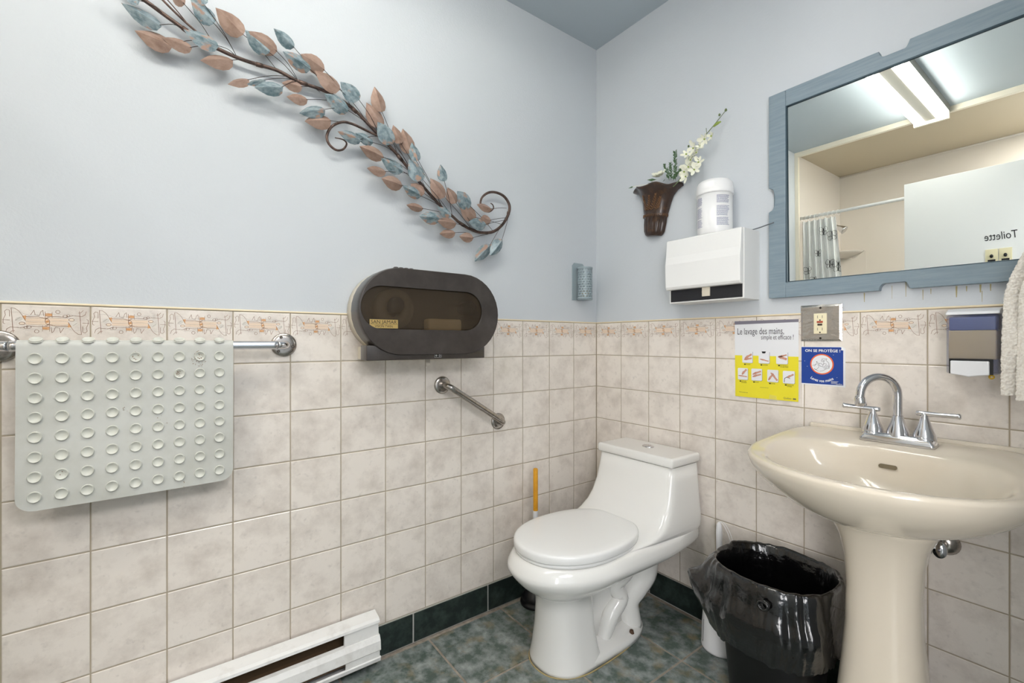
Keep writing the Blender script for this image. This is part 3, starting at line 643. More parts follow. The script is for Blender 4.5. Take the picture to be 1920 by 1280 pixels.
W_, H_ = PX1 - PX0, PZ1 - PZ0
b = MB(); b.text('Le lavage des mains,', fPt, .05 * W_, .822 * H_, .035, .0007, fit=.74 * W_); b.text('simple et efficace !', fPt, .93 * W_, .755 * H_, .025, .0007, 'RIGHT', fit=.49 * W_); b.build('headline', INK, ps)
names = ['MOUILLER', 'SAVONNER', 'FROTTER DE 15\nÀ 20 SECONDES', 'NETTOYER\nLES ONGLES', 'RINCER', 'ESSUYER', 'FERMER AVEC\nLE PAPIER']
cells = [(.215, .525), (.485, .525), (.76, .525), (.135, .30), (.365, .30), (.62, .295), (.86, .29)]
shapes = {0: [((-.2, -.1), (.4, .25), .17), ((-.25, -.2), (.4, -.1), .15)], 1: [((-.3, -.15), (.4, -.3), .10)], 2: [((-.25, .1), (.4, -.1), .2), ((-.2, .1), (.4, .25), .12)], 3: [((-.35, -.15), (.4, -.22), .09), ((-.05, 0), (.35, .4), .16)],
          4: [((-.3, .05), (.4, .3), .15), ((-.3, -.15), (.4, .05), .14)], 5: [((-.35, -.3), (.05, .2), .14), ((-.1, .2), (.4, -.35), .15)], 6: [((-.1, 0), (.4, .25), .14)]}
for k, (u, v) in enumerate(cells):
    b = MB(); cw = .175 * W_; ch = .155 * H_; cx, cyy = u * W_, v * H_
    b.cur = 0; b.poly(rrect(cx - cw / 2, cyy - ch / 2, cx + cw / 2, cyy + ch / 2, .004), fPt, .0007)
    b.cur = 2; b.ribbon([(cx - cw / 2 + .003, cyy - ch / 2), (cx + cw / 2 - .003, cyy - ch / 2), (cx + cw / 2, cyy - ch / 2 + .003), (cx + cw / 2, cyy + ch / 2 - .003)], .0012, fPt, .0008)
    for (a0, a1, r) in shapes[k]:
        p0 = (cx + a0[0] * cw, cyy + a0[1] * ch); p1 = (cx + a1[0] * cw, cyy + a1[1] * ch); b.cur = 1
        L = math.hypot(p1[0] - p0[0], p1[1] - p0[1]); an = math.atan2(p1[1] - p0[1], p1[0] - p0[0])
        b.poly([(p0[0] + x * math.cos(an) - y * math.sin(an), p0[1] + x * math.sin(an) + y * math.cos(an)) for x, y in ((-.15 * L, 0), (0, r * cw * .45), (.35 * L, r * cw * .8), (.6 * L, r * cw * .5), (L, r * cw * .55), (L, -r * cw * .55), (.5 * L, -r * cw * .5), (.2 * L, -r * cw * .7), (-.1 * L, -r * cw * .4))], fPt, .0009 + .0001 * len(shapes[k]))
        for q_ in range(3): 
            b.cur = 3; yy = r * cw * (-.3 + q_ * .3); b.ribbon([(p0[0] + x * math.cos(an) - yy * math.sin(an), p0[1] + x * math.sin(an) + yy * math.cos(an)) for x in (-.05 * L, .3 * L)], .0004, fPt, .0013)
    if k == 1: b.cur = 4; b.poly([(cx - .01 * 0 - cw * .22, cyy + ch * .5), (cx + cw * .18, cyy + ch * .5), (cx + cw * .1, cyy + ch * .34), (cx - cw * .15, cyy + ch * .34)], fPt, .001)
    if k == 6: b.cur = 4; b.ribbon([(cx - cw * .38, cyy - ch * .4), (cx - cw * .35, cyy - ch * .1), (cx - cw * .15, cyy + ch * .02), (cx + cw * .1, cyy - ch * .1)], .0018, fPt, .001)
    b.build('photo', [PAPER, SKIN, P_GREY, mat('printed_shadow', (168, 110, 92), .5), INKB], ps)
    b = MB(); ln_ = names[k].split('\n'); b.box((0, 0, 0), (0, 0, 0)) if 0 else None
    b.ribbon([(cx - cw * .30, cyy - ch * .62), (cx - cw * .21, cyy - ch * .62)], .0042, fPt, .0007)
    for i, s_ in enumerate(ln_): b.text(s_, fPt, cx - cw * .16, cyy - ch * .66 - i * .0048, .0052, .0007, fit=None, sxx=.72)
    b.build('caption', INKB, ps)
b = MB(); b.text('lavezvosmains.qc', fPt, .42 * W_, .137 * H_, .0044, .0008); b.text('Santé et Services', fPt, .07 * W_, .055 * H_, .005, .0008); b.text('Québec', fPt, .78 * W_, .022 * H_, .0085, .0008); b.ribbon([(.925 * W_, .03 * H_), (.96 * W_, .03 * H_)], .004, fPt, .0008); b.build('small_print', INK, ps)
b = MB(); b.add([fP(.56, -.02, .001), fP(.69, -.03, .001), fP(.68, .05, .001), fP(.57, .06, .001)], [(0, 1, 2, 3)]); b.build('tape', mat('clear_tape', (236, 234, 220), .15, alpha=.15), ps)

sg = thing('hand_washing_sign', 'square blue sign with a circled hands drawing, right under the outlet', 'sign', (1.016, 0, 1.0))
BX0, BX1, BZ0, BZ1 = .953, 1.081, 1.001, 1.131; SW, SH = BX1 - BX0, BZ1 - BZ0
fS = lambda u, v, d: (BX0 + u, -.001 - d, BZ0 + v)
b = MB(); n = 12
b.cur = 0; b.prism([(0, 0), (SW, -.002), (SW, SH * .95), (SW * .93, SH), (0, SH)], fS, -.0008, 0)
b.add([(BX0 + SW * .925, -.0014, BZ0 + SH * .995), (BX0 + SW, -.0014, BZ0 + SH * .90), (BX0 + SW * .915, -.0052, BZ0 + SH * .915)], [(0, 1, 2)])
b.cur = 1; b.poly([(.0, .004), (SW * .955, .004), (SW * .955, SH * .915), (SW * .90, SH * .985), (0, SH * .985)], fS, .0003); b.build('sheet', [PAPER, NAVY], sg)
b = MB(); b.text('ON SE PROTÈGE !', fS, SW * .49, SH * .86, .0125, .0006, 'CENTER', off=.02, fit=SW * .80)
b.text('Lavez vos mains', fS, SW * .48, SH * .53, .0125, .0006, 'CENTER', off=.02, arc=.058, sxx=.92)
b.text('Québec', fS, SW * .79, SH * .045, .006, .0006); 
for k in range(4): b.ribbon([(SW * .69, SH * (.12 - k * .018)), (SW * (.85 - .02 * k), SH * (.12 - k * .018))], .0008, fS, .0006)
for (u, v) in ((.08, .62), (.14, .48), (.74, .79), (.96, .6), (.82, .22)): b.poly(circ(SW * u, SH * v, .0012, .0006, 8), fS, .0007)
b.build('lettering', WHITE, sg)
cx, cyy = SW * .48, SH * .545; b = MB(); b.cur = 0; b.poly(circ(cx, cyy, .0345, n=40), fS, .0005); b.cur = 1; b.poly(circ(cx, cyy, .0305, n=40), fS, .0007)
b.cur = 2; K = .0305 / 120
def dl(pts, wd=.0008): b.ribbon([(cx + (x - 1165) * K, cyy - (y - 660) * K) for x, y in pts], wd, fS, .0009)
dl([(1055, 680), (1080, 672), (1110, 655), (1130, 645), (1138, 655), (1120, 670), (1135, 680), (1130, 700), (1115, 720), (1100, 735), (1078, 722)]); dl([(1140, 755), (1180, 745), (1215, 720), (1240, 710), (1250, 690), (1245, 650)]); dl([(1165, 585), (1225, 588)]); dl([(1225, 590), (1212, 602), (1230, 625), (1245, 640), (1248, 712)]); dl([(1200, 600), (1190, 625), (1186, 660)])
dl([(1165, 600), (1180, 605), (1185, 620), (1170, 628), (1160, 615), (1165, 600)]); dl([(1100, 655), (1080, 690)]); dl([(1175, 700), (1205, 680), (1220, 665)]); dl([(1185, 712), (1215, 690), (1232, 672)]); dl([(1196, 722), (1222, 702), (1238, 684)]); dl([(1140, 650), (1155, 648), (1170, 665), (1185, 660), (1172, 690), (1150, 688), (1140, 668)]); dl([(1105, 630), (1112, 637)], .0022); dl([(1186, 650), (1220, 655)]); dl([(1075, 725), (1110, 745), (1130, 755)])
b.build('emblem', [ORANGE, PAPER, INKB], sg)

# ================================================================ SOAP DISPENSER, TOWEL
so = thing('soap_dispenser', 'wall soap dispenser with tinted window, amber soap and white push bar, left of the towel', 'dispenser', (1.385, 0, 1.06))
QX0, QX1, QZ0, QZ1, QD = 1.334, 1.432, 1.062, 1.222, .092
b = MB(); b.box((QX0, -.02, QZ0), (QX1, 0, QZ1)); b.prism([(0, QZ1 + .016), (QD - .03, QZ1 + .012), (QD - .004, QZ1 + .004), (QD, QZ1 - .004), (0, QZ1 - .004)], lambda u, v, d: (d, -u, v), QX0 - .001, QX1 + .001); bevel(b.build('housing', mat('dispenser_white', (232, 233, 236), .35), so), .003, 3)
b = MB(); b.box((QX0 + .001, -QD, QZ0 + .002), (QX1 - .001, -.02, QZ1 - .005), .004); b.build('tinted_cover', mat('blue_tinted_plastic', (84, 92, 140), .05, alpha=.30, coat=.5), so)
b = MB(); b.box((QX0 + .005, -QD + .003, QZ0 + .04), (QX1 - .005, -.022, QZ1 - .045), .003); b.build('soap', mat('amber_soap', (206, 188, 146), .15, coat=.4), so)
b = MB(); b.box((QX0 + .006, -QD + .004, QZ1 - .045), (QX1 - .006, -.022, QZ1 - .01), .003); b.build('reservoir', mat('blue_tinted_reservoir', (112, 122, 160), .1, coat=.5), so)
b = MB(); b.box((QX0 + .007, -QD - .0022, QZ0 + .002), (QX1 - .010, -QD + .001, QZ0 + .041)); b.build('bar_recess', BLACK, so)
b = MB(); b.prism([(QX0 + .010, QZ0 + .001), (QX0 + .03, QZ0 - .002), (QX0 + .045, QZ0 - .0055), (QX0 + .06, QZ0 - .002), (QX1 - .016, QZ0 + .001), (QX1 - .016, QZ0 + .036), (QX0 + .010, QZ0 + .036)], fB, QD - .001, QD + .009); bevel(b.build('push_bar', mat('dispenser_white', (232, 233, 236), .35), so), .003, 3)
b = MB(); b.lathe([(.005, 0), (.006, .003), (.003, .004), (.002, .001)], (QX1 - .014, -QD + .01, QZ0 - .004), axis=(0, -1, 0), n=14); lab(b.build('nozzle', mat('yellow_nozzle', (196, 160, 34), .4), so), 'small yellow screw below the dispenser')

tw = thing('hand_towel', 'thick cream terry hand towel hanging at the right edge of the mirror', 'towel', (1.49, -.10, 1.02))
def towel(x0, x1, z0, z1, y0, th, seed, name, arch):
    nu, nv = 90, 260; b = MB(); vs = []
    def P(u, v, front):
        z = z0 + (z1 - z0) * v
        xl = x0 + .010 * (v ** 1.5) + arch * max(0, v - .62) ** 1.6; x = xl + (x1 - xl) * u
        y = y0 - (.010 * math.sin(u * 9 + seed) * (1 - .5 * v)) - (th / 2 * math.sin(math.pi * min(max(u, 0), 1)) ** .35) * front + .004 * math.sin(v * 9 + seed)
        z = z + .008 * noise.noise(Vector((u * 3 + seed, 0, 0))) * (1 - v)
        n1 = noise.noise(Vector((x * 210, z * 210, seed))) + .6 * noise.noise(Vector((x * 480, z * 480, seed + 5)))
        return (x + .0012 * n1 * (-1 if u < .05 else 1), y - front * .0026 * n1, z + .0008 * n1)
    for fr in (1, -1):
        vs = [P(i / nu, j / nv, fr) for j in range(nv + 1) for i in range(nu + 1)]
        b.add(vs, [(j * (nu + 1) + i, j * (nu + 1) + i + 1, (j + 1) * (nu + 1) + i + 1, (j + 1) * (nu + 1) + i)[::fr] for j in range(nv) for i in range(nu)], True)
    return b.build(name, TOWEL, tw, recalc=False)
towel(1.436, 1.56, 1.020, 1.400, -.100, .020, 1.3, 'rear_fold', .22)
towel(1.462, 1.58, 1.008, 1.405, -.124, .022, 4.7, 'front_fold', .26)
b = MB(); b.tube([(1.548, -.021, 1.415), (1.545, -.07, 1.412), (1.543, -.135, 1.408), (1.543, -.15, 1.425)], .006, 10, 4); b.lathe([(.016, 0), (.016, .004), (.006, .006)], (1.548, -.0225, 1.415), axis=(0, -1, 0), n=16)
tag(b.build('towel_hook', CHROME), 'chrome hook holding the cream towel on the mirror frame', 'hook')

# ================================================================ LEFT WALL: LEAF ART
art = thing('metal_leaf_wall_art', 'metal vine wall sculpture with copper and blue-green leaves on the left wall', 'wall art', (0, -1.2, 1.9))
DP = .028
P_ = lambda x, y, d=DP: onx(x, y, d)
stem = [(200, -38), (235, -20), (270, 0), (310, 29), (342, 52), (375, 76), (405, 90), (445, 108), (480, 120), (520, 132), (560, 153), (612, 172), (660, 202), (690, 232), (713, 256), (745, 290), (775, 327), (800, 357), (830, 390), (848, 405), (865, 420), (885, 431), (903, 436), (925, 434), (942, 421), (953, 402), (955, 385), (946, 369), (931, 361), (916, 361), (904, 370), (901, 383), (907, 394), (917, 397), (925, 391), (924, 384), (920, 381)]
rs = [.0055] * 22 + [.0062] * 4 + [.0060, .0058, .0055, .0052, .0046, .004, .0036, .0032, .0028, .0024, .002]
SP = [P_(x, y, .022) for x, y in stem]
b = MB(); b.tube(SP, rs[:len(SP)], 10, 5); b.build('main_stem', BRONZE, art)
b = MB(); b.tube([P_(x, y, .026) for x, y in ((285, -20), (305, 0), (325, 20), (345, 39), (362, 54), (392, 80))], .0032, 8, 4); b.tube([P_(x, y, .024) for x, y in ((296, -20), (316, 2), (335, 24), (358, 52))], .0016, 8, 4); b.build('side_stem', BRONZE, art)
b = MB(); b.tube([P_(x, y, .024) for x, y in ((716, 258), (690, 246), (660, 232), (640, 229), (621, 238), (613, 255), (617, 270), (630, 281), (643, 280), (650, 270), (644, 262), (628, 258))], [.0032, .0042, .0045, .0045, .0045, .0045, .0044, .004, .0036, .003, .0024, .0016], 10, 5); b.build('scroll', BRONZE, art)
b = MB()
for i in (4, 8, 10, 12, 15, 18, 20, 25):
    p = SP[i]; q_ = SP[i + 1]; b.tube([p, p.lerp(q_, .3)], .0070, 8, 1)
b.build('weld_wrap', BRONZE, art)
LV = [(227, 5, 303, 50, 25, 1), (252, 57, 323, 88, 30, 0), (304, 70, 360, 91, 22, 0), (344, 55, 410, 87, 28, 1), (358, 1, 402, 44, 27, 1), (320, -15, 347, 8, 20, 0), (355, -25, 384, 9, 25, 1), (225, -14, 262, 2, 20, 1),
      (404, 14, 456, 65, 31, 0), (466, 58, 520, 96, 30, 0), (459, 56, 505, 99, 26, 1), (513, 53, 552, 89, 20, 1), (564, 101, 609, 131, 27, 0), (530, 96, 583, 130, 24, 1), (590, 132, 638, 168, 27, 0),
      (638, 153, 674, 187, 26, 1), (608, 175, 654, 208, 25, 1), (702, 162, 716, 210, 22, 0), (687, 192, 717, 237, 27, 0), (708, 228, 737, 269, 26, 1), (561, 212, 610, 205, 24, 1), (571, 227, 621, 226, 28, 0),
      (633, 246, 678, 263, 20, 1), (666, 249, 700, 268, 17, 1), (674, 274, 720, 295, 22, 0), (737, 234, 751, 269, 17, 0), (755, 241, 771, 288, 24, 0), (772, 267, 784, 301, 18, 1), (714, 296, 756, 321, 22, 1),
      (767, 298, 793, 338, 28, 1), (688, 315, 724, 322, 19, 0), (715, 334, 755, 348, 23, 0), (755, 348, 790, 368, 18, 1), (770, 344, 796, 363, 20, 0), (807, 334, 834, 370, 24, 0), (826, 308, 833, 340, 16, 1),
      (839, 351, 855, 381, 18, 0), (857, 358, 883, 388, 24, 1), (862, 384, 893, 409, 24, 0), (894, 383, 922, 392, 14, 0), (901, 409, 921, 413, 17, 0), (878, 416, 912, 421, 21, 1), (762, 384, 794, 391, 14, 0),
      (786, 405, 825, 410, 22, 1), (820, 414, 856, 419, 20, 0), (820, 387, 846, 406, 14, 1), (824, 438, 854, 436, 17, 0), (861, 443, 888, 446, 17, 0), (890, 490, 920, 458, 20, 1), (919, 479, 942, 449, 20, 1),
      (427, 158, 467, 149, 20, 0), (461, 158, 498, 149, 14, 1), (477, 164, 531, 164, 27, 1), (528, 155, 567, 163, 20, 0), (537, 181, 577, 187, 20, 0), (375, 113, 437, 113, 30, 0)]
def leaf_mesh(name, m_):
    b = MB(); st_ = [(0, .0), (.07, .30), (.22, .46), (.42, .5), (.63, .42), (.84, .20), (1, 0)]; top = []; 
    for x, hw_ in st_:
        zb = .10 * math.sin(math.pi * x) * .6; top.append(((x, -hw_, zb - hw_ * .34), (x, 0, zb), (x, hw_, zb - hw_ * .34)))
    for s, dz_ in ((1, 0), (-1, -.008)):
        vs = [(p[0], p[1], p[2] + dz_) for r_ in top for p in r_]; fs_ = []
        for i in range(len(st_) - 1):
            for j in (0, 1):
                q_ = [i * 3 + j, i * 3 + j + 1, (i + 1) * 3 + j + 1, (i + 1) * 3 + j]; fs_.append(q_ if s > 0 else q_[::-1])
        b.add(vs, fs_)
    o = b.build(name, m_, recalc=False); me = o.data
    for p in me.polygons: p.use_smooth = False
    bpy.data.objects.remove(o); return me
LM = [leaf_mesh('leaf', COPPER), leaf_mesh('leaf', PATINA)]
ov = {39: (950, 390), 40: (951, 408), 41: (950, 412), 48: (953, 398), 49: (955, 396), 46: (880, 437), 47: (915, 439), 35: (848, 404), 36: (895, 436), 17: (745, 290), 20: (655, 208), 21: (690, 245), 50: (546, 144), 53: (600, 172), 54: (640, 196)}
for k, (tx, ty, bx, by, wp, c) in enumerate(LV):
    d = DP + .004 + .012 * rnd.random() + (.010 if c else .004)
    Tt = P_(tx, ty, d + rnd.uniform(-.006, .012)); B = P_(bx, by, d); v = Tt - B; L = v.length
    ax = v.normalized(); pl = math.hypot(tx - bx, ty - by); nx, ny = -(ty - by) / pl * wp / 2, (tx - bx) / pl * wp / 2; mx_, my_ = (tx + bx) / 2, (ty + by) / 2
    wv = P_(mx_ + nx, my_ + ny, d) - P_(mx_ - nx, my_ - ny, d); wv = wv - ax * wv.dot(ax); W = wv.length * 1.1
    n0 = Vector((1, rnd.uniform(-.3, .05), rnd.uniform(-.1, .2))); n0 = (n0 - ax * n0.dot(ax)).normalized(); s_ = n0.cross(ax)
    M4 = Matrix((ax * L, s_ * W, n0 * L)).transposed().to_4x4(); M4.translation = B - art.location
    put(LM[c], 'leaf', art, M4)
    tgt = ov.get(k)
    if tgt: E = P_(*tgt, .022)
    else:
        want = bx + 48; best = min(range(len(stem) - 12), key=lambda i: abs(stem[i][0] - want)); i0 = best
        E = SP[i0]
    mid = B.lerp(E, .5) + Vector((.004, 0, .006 if by < 300 else .002)); b = MB(); b.tube([B + ax * .006, mid, E], .00095, 6, 4); b.build('stalk', WIRE, art)

# ================================================================ GRAB BARS
def flange(t, c, r=.038, par=None):
    fo = MB(); fo.lathe([(0, 0), (r, 0), (r, .003), (r * .93, .0065), (r * .6, .008), (0, .008)], c, axis=(1, 0, 0), n=32); f_ = fo.build('flange', CHROME_D, t)
    for a in (90, 210, 330):
        s_ = MB(); p = Vector(c) + Vector((.008, r * .68 * math.cos(R(a + 20)), r * .68 * math.sin(R(a + 20)))); s_.lathe([(.005, 0), (.0048, .0012), (.002, .0015), (.0015, .0005), (0, .0005)], p, axis=(1, 0, 0), n=12); s_.build('screw', mat('flange_screw', (110, 104, 98), .35, .9), f_)
t = thing('grab_bar', 'horizontal chrome grab bar with the rubber bath mat draped over it', 'grab bar', (0, -1.77, 1.138))
ya, yb_, zb = -2.083, -1.460, 1.137
b = MB(); b.tube([(.004, ya, zb), (.035, ya, zb), (.052, ya + .008, zb), (.062, ya + .03, zb), (.064, ya + .06, zb), (.064, -1.77, zb), (.064, yb_ - .06, zb), (.062, yb_ - .03, zb), (.052, yb_ - .008, zb), (.035, yb_, zb), (.004, yb_, zb)], .0125, 18, 5); b.build('rail', CHROME, t)
for y in (ya, yb_): flange(t, (.0, y, zb))
t = thing('grab_bar', 'short slanted chrome grab bar on the left wall above the toilet', 'grab bar', (0, -.75, .89))
pa, pb = Vector((0, -.888, .975)), Vector((0, -.618, .803)); dn = (pb - pa).normalized(); o_ = Vector((1, 0, 0))
b = MB(); b.tube([pa + o_ * .004, pa + o_ * .032, pa + o_ * .046 + dn * .010, pa + o_ * .052 + dn * .035, pa.lerp(pb, .5) + o_ * .052, pb + o_ * .052 - dn * .035, pb + o_ * .046 - dn * .010, pb + o_ * .032, pb + o_ * .004], .0125, 18, 5); b.build('rail', CHROME_D, t)
flange(t, pa, .035); flange(t, pb, .035)

# ================================================================ BATH MAT
mt = thing('bath_mat', 'pale grey rubber bath mat with rows of suction cups, hung over the grab bar', 'bath mat', (.078, -1.82, .75))
BY0, BY1, BZB = -2.040, -1.606, .748; XF = .0785; RB_ = .0145; XB = .064
def matpt(u, s_, d=0.):     # u = 0..1 along y, s_ = distance up from the lower hem; d = out
    y = BY0 + (BY1 - BY0) * u; Hs = zb - BZB
    wav = .006 * math.sin(s_ * 14 + 1) * (1 - s_ / Hs) * math.sin(u * 3 + .5)
    if s_ < Hs:
        return Vector((XF + d + wav + .010 * (1 - s_ / Hs) * (u - .5) * -1, y, BZB + s_ ))
    a = (s_ - Hs) / RB_
    if a < math.pi: return Vector((XB + (RB_ + d) * math.cos(a), y, zb + (RB_ + d) * math.sin(a)))
    return Vector((XB - RB_ - d, y, zb - (s_ - Hs - RB_ * math.pi)))
b = MB(); nu = 44; Ltot = (zb - BZB) + RB_ * math.pi + .26
ss = [i * .0165 for i in range(24)] + [(zb - BZB) + RB_ * math.pi * i / 12 for i in range(13)] + [(zb - BZB) + RB_ * math.pi + .26 * i / 12 for i in range(1, 13)]
ss = sorted(set(round(x, 5) for x in ss))
RC = .032
def rowu(s_):
    ins = 0
    if s_ < RC: ins = RC - math.sqrt(max(0, RC * RC - (RC - s_) ** 2))
    if Ltot - s_ < RC: ins = RC - math.sqrt(max(0, RC * RC - (RC - (Ltot - s_)) ** 2))
    return ins / (BY1 - BY0)
ss = sorted(set([0, .001, .003, .006, .010, .018, .026] + ss))
for side in (0, 1):
    vs = []
    for s_ in ss:
        i_ = rowu(s_)
        for k in range(nu + 1): vs.append(matpt(i_ + (1 - 2 * i_) * k / nu, s_, .0 if side else -.0016))
    fs_ = [(j * (nu + 1) + i, j * (nu + 1) + i + 1, (j + 1) * (nu + 1) + i + 1, (j + 1) * (nu + 1) + i)[::1 if side else -1] for j in range(len(ss) - 1) for i in range(nu)]
    b.add(vs, fs_, True)
b.build('sheet', RUBBER, mt, recalc=False)
b = MB(); b.lathe([(.0138, -.0006), (.0128, -.0002), (.0124, .0022), (.0128, .0030), (.0122, .0033), (.0112, .0024), (.008, .0002), (.004, -.0010), (0, -.0013)], (0, 0, .0008), n=20); cu = b.build('suction_cup', CUP); CUm = cu.data; bpy.data.objects.remove(cu)
for i in range(9):
    for j in range(9):
        u = (i * .046 + .032) / (BY1 - BY0); s_ = .033 + j * .0466
        if j == 8: s_ = .033 + 8 * .0466 - .001
        p = matpt(u, s_, 0); q1 = matpt(u, s_ + .002) - matpt(u, s_ - .002); n_ = Vector((0, 1, 0)).cross(q1).normalized()
        if n_.x < 0 and j < 8: n_ = -n_
        y_ = Vector((0, 1, 0)); z_ = n_.cross(y_)
        if z_.z < 0 and j < 8: z_ = -z_
        M4 = Matrix((y_, n_.cross(y_), n_)).transposed().to_4x4() @ Matrix.Diagonal((.94, 1, 1, 1)); M4.translation = p + n_ * .0006 - mt.location
        put(CUm, 'suction_cup', mt, M4)
b = MB()
for (px, py, n_, sp_) in ((373, 672, 90, 15), (333, 700, 40, 7), (255, 668, 16, 10), (256, 735, 5, 10), (300, 790, 8, 16), (118, 885, 8, 9), (232, 770, 5, 8), (345, 905, 4, 8), (335, 640, 6, 10)):
    for _ in range(n_):
        a = rnd.random() * 6.28; r = sp_ * rnd.random() ** .7; p = onx(px + r * math.cos(a), py + r * math.sin(a), XF + .004)
        if BY0 + .01 < p.y < BY1 - .01 and p.z < zb:
            q_ = matpt((p.y - BY0) / (BY1 - BY0), p.z - BZB, .0017); s_ = rnd.uniform(.0004, .0013)
            b.add([q_ + Vector((0, s_ * math.cos(k), s_ * math.sin(k))) for k in (0, 1.3, 2.4, 3.7, 5)], [(0, 1, 2, 3, 4)])
lab(b.build('dirt_specks', DIRT, mt), 'brown dirt specks')

# ================================================================ JUMBO ROLL DISPENSER
jd = thing('toilet_roll_dispenser', 'large dark smoked twin toilet roll dispenser with beige back on the left wall', 'dispenser', (0, -.98, 1.09))
JY0, JY1, JR, JZ = -1.262, -.704, .152, 1.252
def stad(y0, y1, r, zc, n=18):
    p = []
    for i in range(n + 1): a = R(-90 + 180 * i / n); p.append((y1 - r + r * math.cos(a), zc + r * math.sin(a)))
    for i in range(n + 1): a = R(90 + 180 * i / n); p.append((y0 + r + r * math.cos(a), zc + r * math.sin(a)))
    return p
def sl(y0, y1, r, zc, x, n=18): return [(x, y, z) for y, z in stad(y0, y1, r, zc, n)]
b = MB(); b.loft([sl(JY0 + .002, JY1 - .002, JR - .002, JZ, 0), sl(JY0 + .002, JY1 - .002, JR - .002, JZ, .042), sl(JY0 + .005, JY1 - .005, JR - .005, JZ, .052)]); b.box((0, JY0 + .04, 1.086), (.06, JY1 - .05, 1.13)); b.build('back_shell', BEIGE, jd)
# cover: rim wall + front ring around the window
WY0, WY1, WR, WZ = JY0 - .0, JY1 - .075, .074, 1.262
b = MB(); n = 18
WIN = [(y, z) for y, z in stad(JY0 + .007, -.782, .073, 1.263)]
b.loft([sl(JY0, JY1, JR, JZ, .052), sl(JY0 - .001, JY1 + .001, JR + .001, JZ, .110), sl(JY0 + .001, JY1 - .001, JR - .001, JZ, .126), sl(JY0 + .0035, JY1 - .0035, JR - .0035, JZ, .130)], True, False); b.loft([sl(JY0 + .0035, JY1 - .0035, JR - .0035, JZ, .130), [(.1305, y, z) for y, z in WIN]], False, False); b.loft([[(.1305, y, z) for y, z in WIN], [(.124, y, z) for y, z in WIN]], True, False)
b.box((.06, JY0 + .03, 1.084), (.122, JY1 - .062, 1.135), .003); b.build('cover', SMOKE, jd)
b = MB(); b.loft([[(.1235, y, z) for y, z in WIN], [(.1265, y, z) for y, z in stad(JY0 + .0105, -.786, .069, 1.263)]], True, True)
b.build('window', mat('smoked_window', (74, 62, 48), .06, alpha=.42, coat=.5), jd)
for k, y in enumerate((-1.125, -.825)):
    b = MB(); b.lathe([(.028, 0), (.028, .058), (0, .058)], (.058, y, 1.275), axis=(1, 0, 0), n=28, cap=False); b.build('spindle', BLACK, jd)
b = MB(); b.lathe([(.07, .0), (.07, .045), (.03, .045), (.03, 0)], (.056, -1.125, 1.262), axis=(1, 0, 0), n=36); b.build('inner_drum', mat('inner_olive', (120, 102, 74), .5), jd)
b = MB(); b.box((.06, -1.0, 1.105), (.11, -.86, 1.232), .01); lab(b.build('paper_stub', mat('tan_paper', (206, 172, 124), .8), jd), 'tan paper roll seen through the window')
b = MB(); b.loft([sl(JY0 + .006, JY1 - .006, JR - .006, JZ, .0525), sl(JY0 + .006, JY1 - .006, JR - .006, JZ, .054)]); b.build('inner_back', mat('inner_dark_back', (96, 84, 64), .5), jd)
b = MB(); b.box((.1268, -1.225, 1.192), (.1282, -1.125, 1.223)); pl_ = b.build('name_plate', mat('brass_plate', (206, 176, 112), .35, .5), jd)
b = MB(); b.text('SAN JAMAR', fA, -1.220, 1.2085, .0165, .1286, fit=.090); b.text('VISION TWIN', fA, -1.207, 1.1955, .0118, .1286, fit=.062); b.ribbon([(-1.222, 1.2065), (-1.128, 1.2065)], .0008, fA, .1285)
b.ribbon([(-1.225, 1.192), (-1.125, 1.192), (-1.125, 1.223), (-1.225, 1.223), (-1.225, 1.192)], .0014, fA, .1285); b.build('lettering', INKB, pl_)
b = MB(); b.box((.1222, -.985, 1.090), (.1232, -.955, 1.104)); p2 = b.build('small_label', BLACK, jd)
b = MB(); b.ribbon([(-.984, 1.0905), (-.956, 1.0905), (-.956, 1.1035), (-.984, 1.1035), (-.984, 1.0905)], .0007, fA, .1236); b.ribbon([(-.981, 1.097), (-.973, 1.097)], .0018, fA, .1236); b.ribbon([(-.977, 1.093), (-.977, 1.101)], .0014, fA, .1236); b.ribbon(circ(-.963, 1.097, .0032, n=10) + [(-.9598, 1.097)], .0014, fA, .1236); b.build('symbols', WHITE, p2)
b = MB()
for k in range(4): b.lathe([(.011, -.004), (.011, .003), (.007, .007), (0, .008)], (.085, -1.115 + k * .019, JZ + JR), n=14)
b.build('lock_ridge', SMOKE, jd)
b = MB(); b.add([(.09, -1.003, 1.09), (.09, -.985, 1.09), (.092, -.987, 1.058), (.092, -1.003, 1.056), (.0895, -1.003, 1.09), (.0895, -.985, 1.09), (.0915, -.987, 1.058), (.0915, -1.003, 1.056)], [(0, 1, 2, 3), (7, 6, 5, 4), (0, 3, 7, 4), (1, 5, 6, 2), (2, 6, 7, 3), (0, 4, 5, 1)]); lab(b.build('paper_end', mat('grey_tissue', (178, 170, 158), .9), jd), 'loose end of tissue')

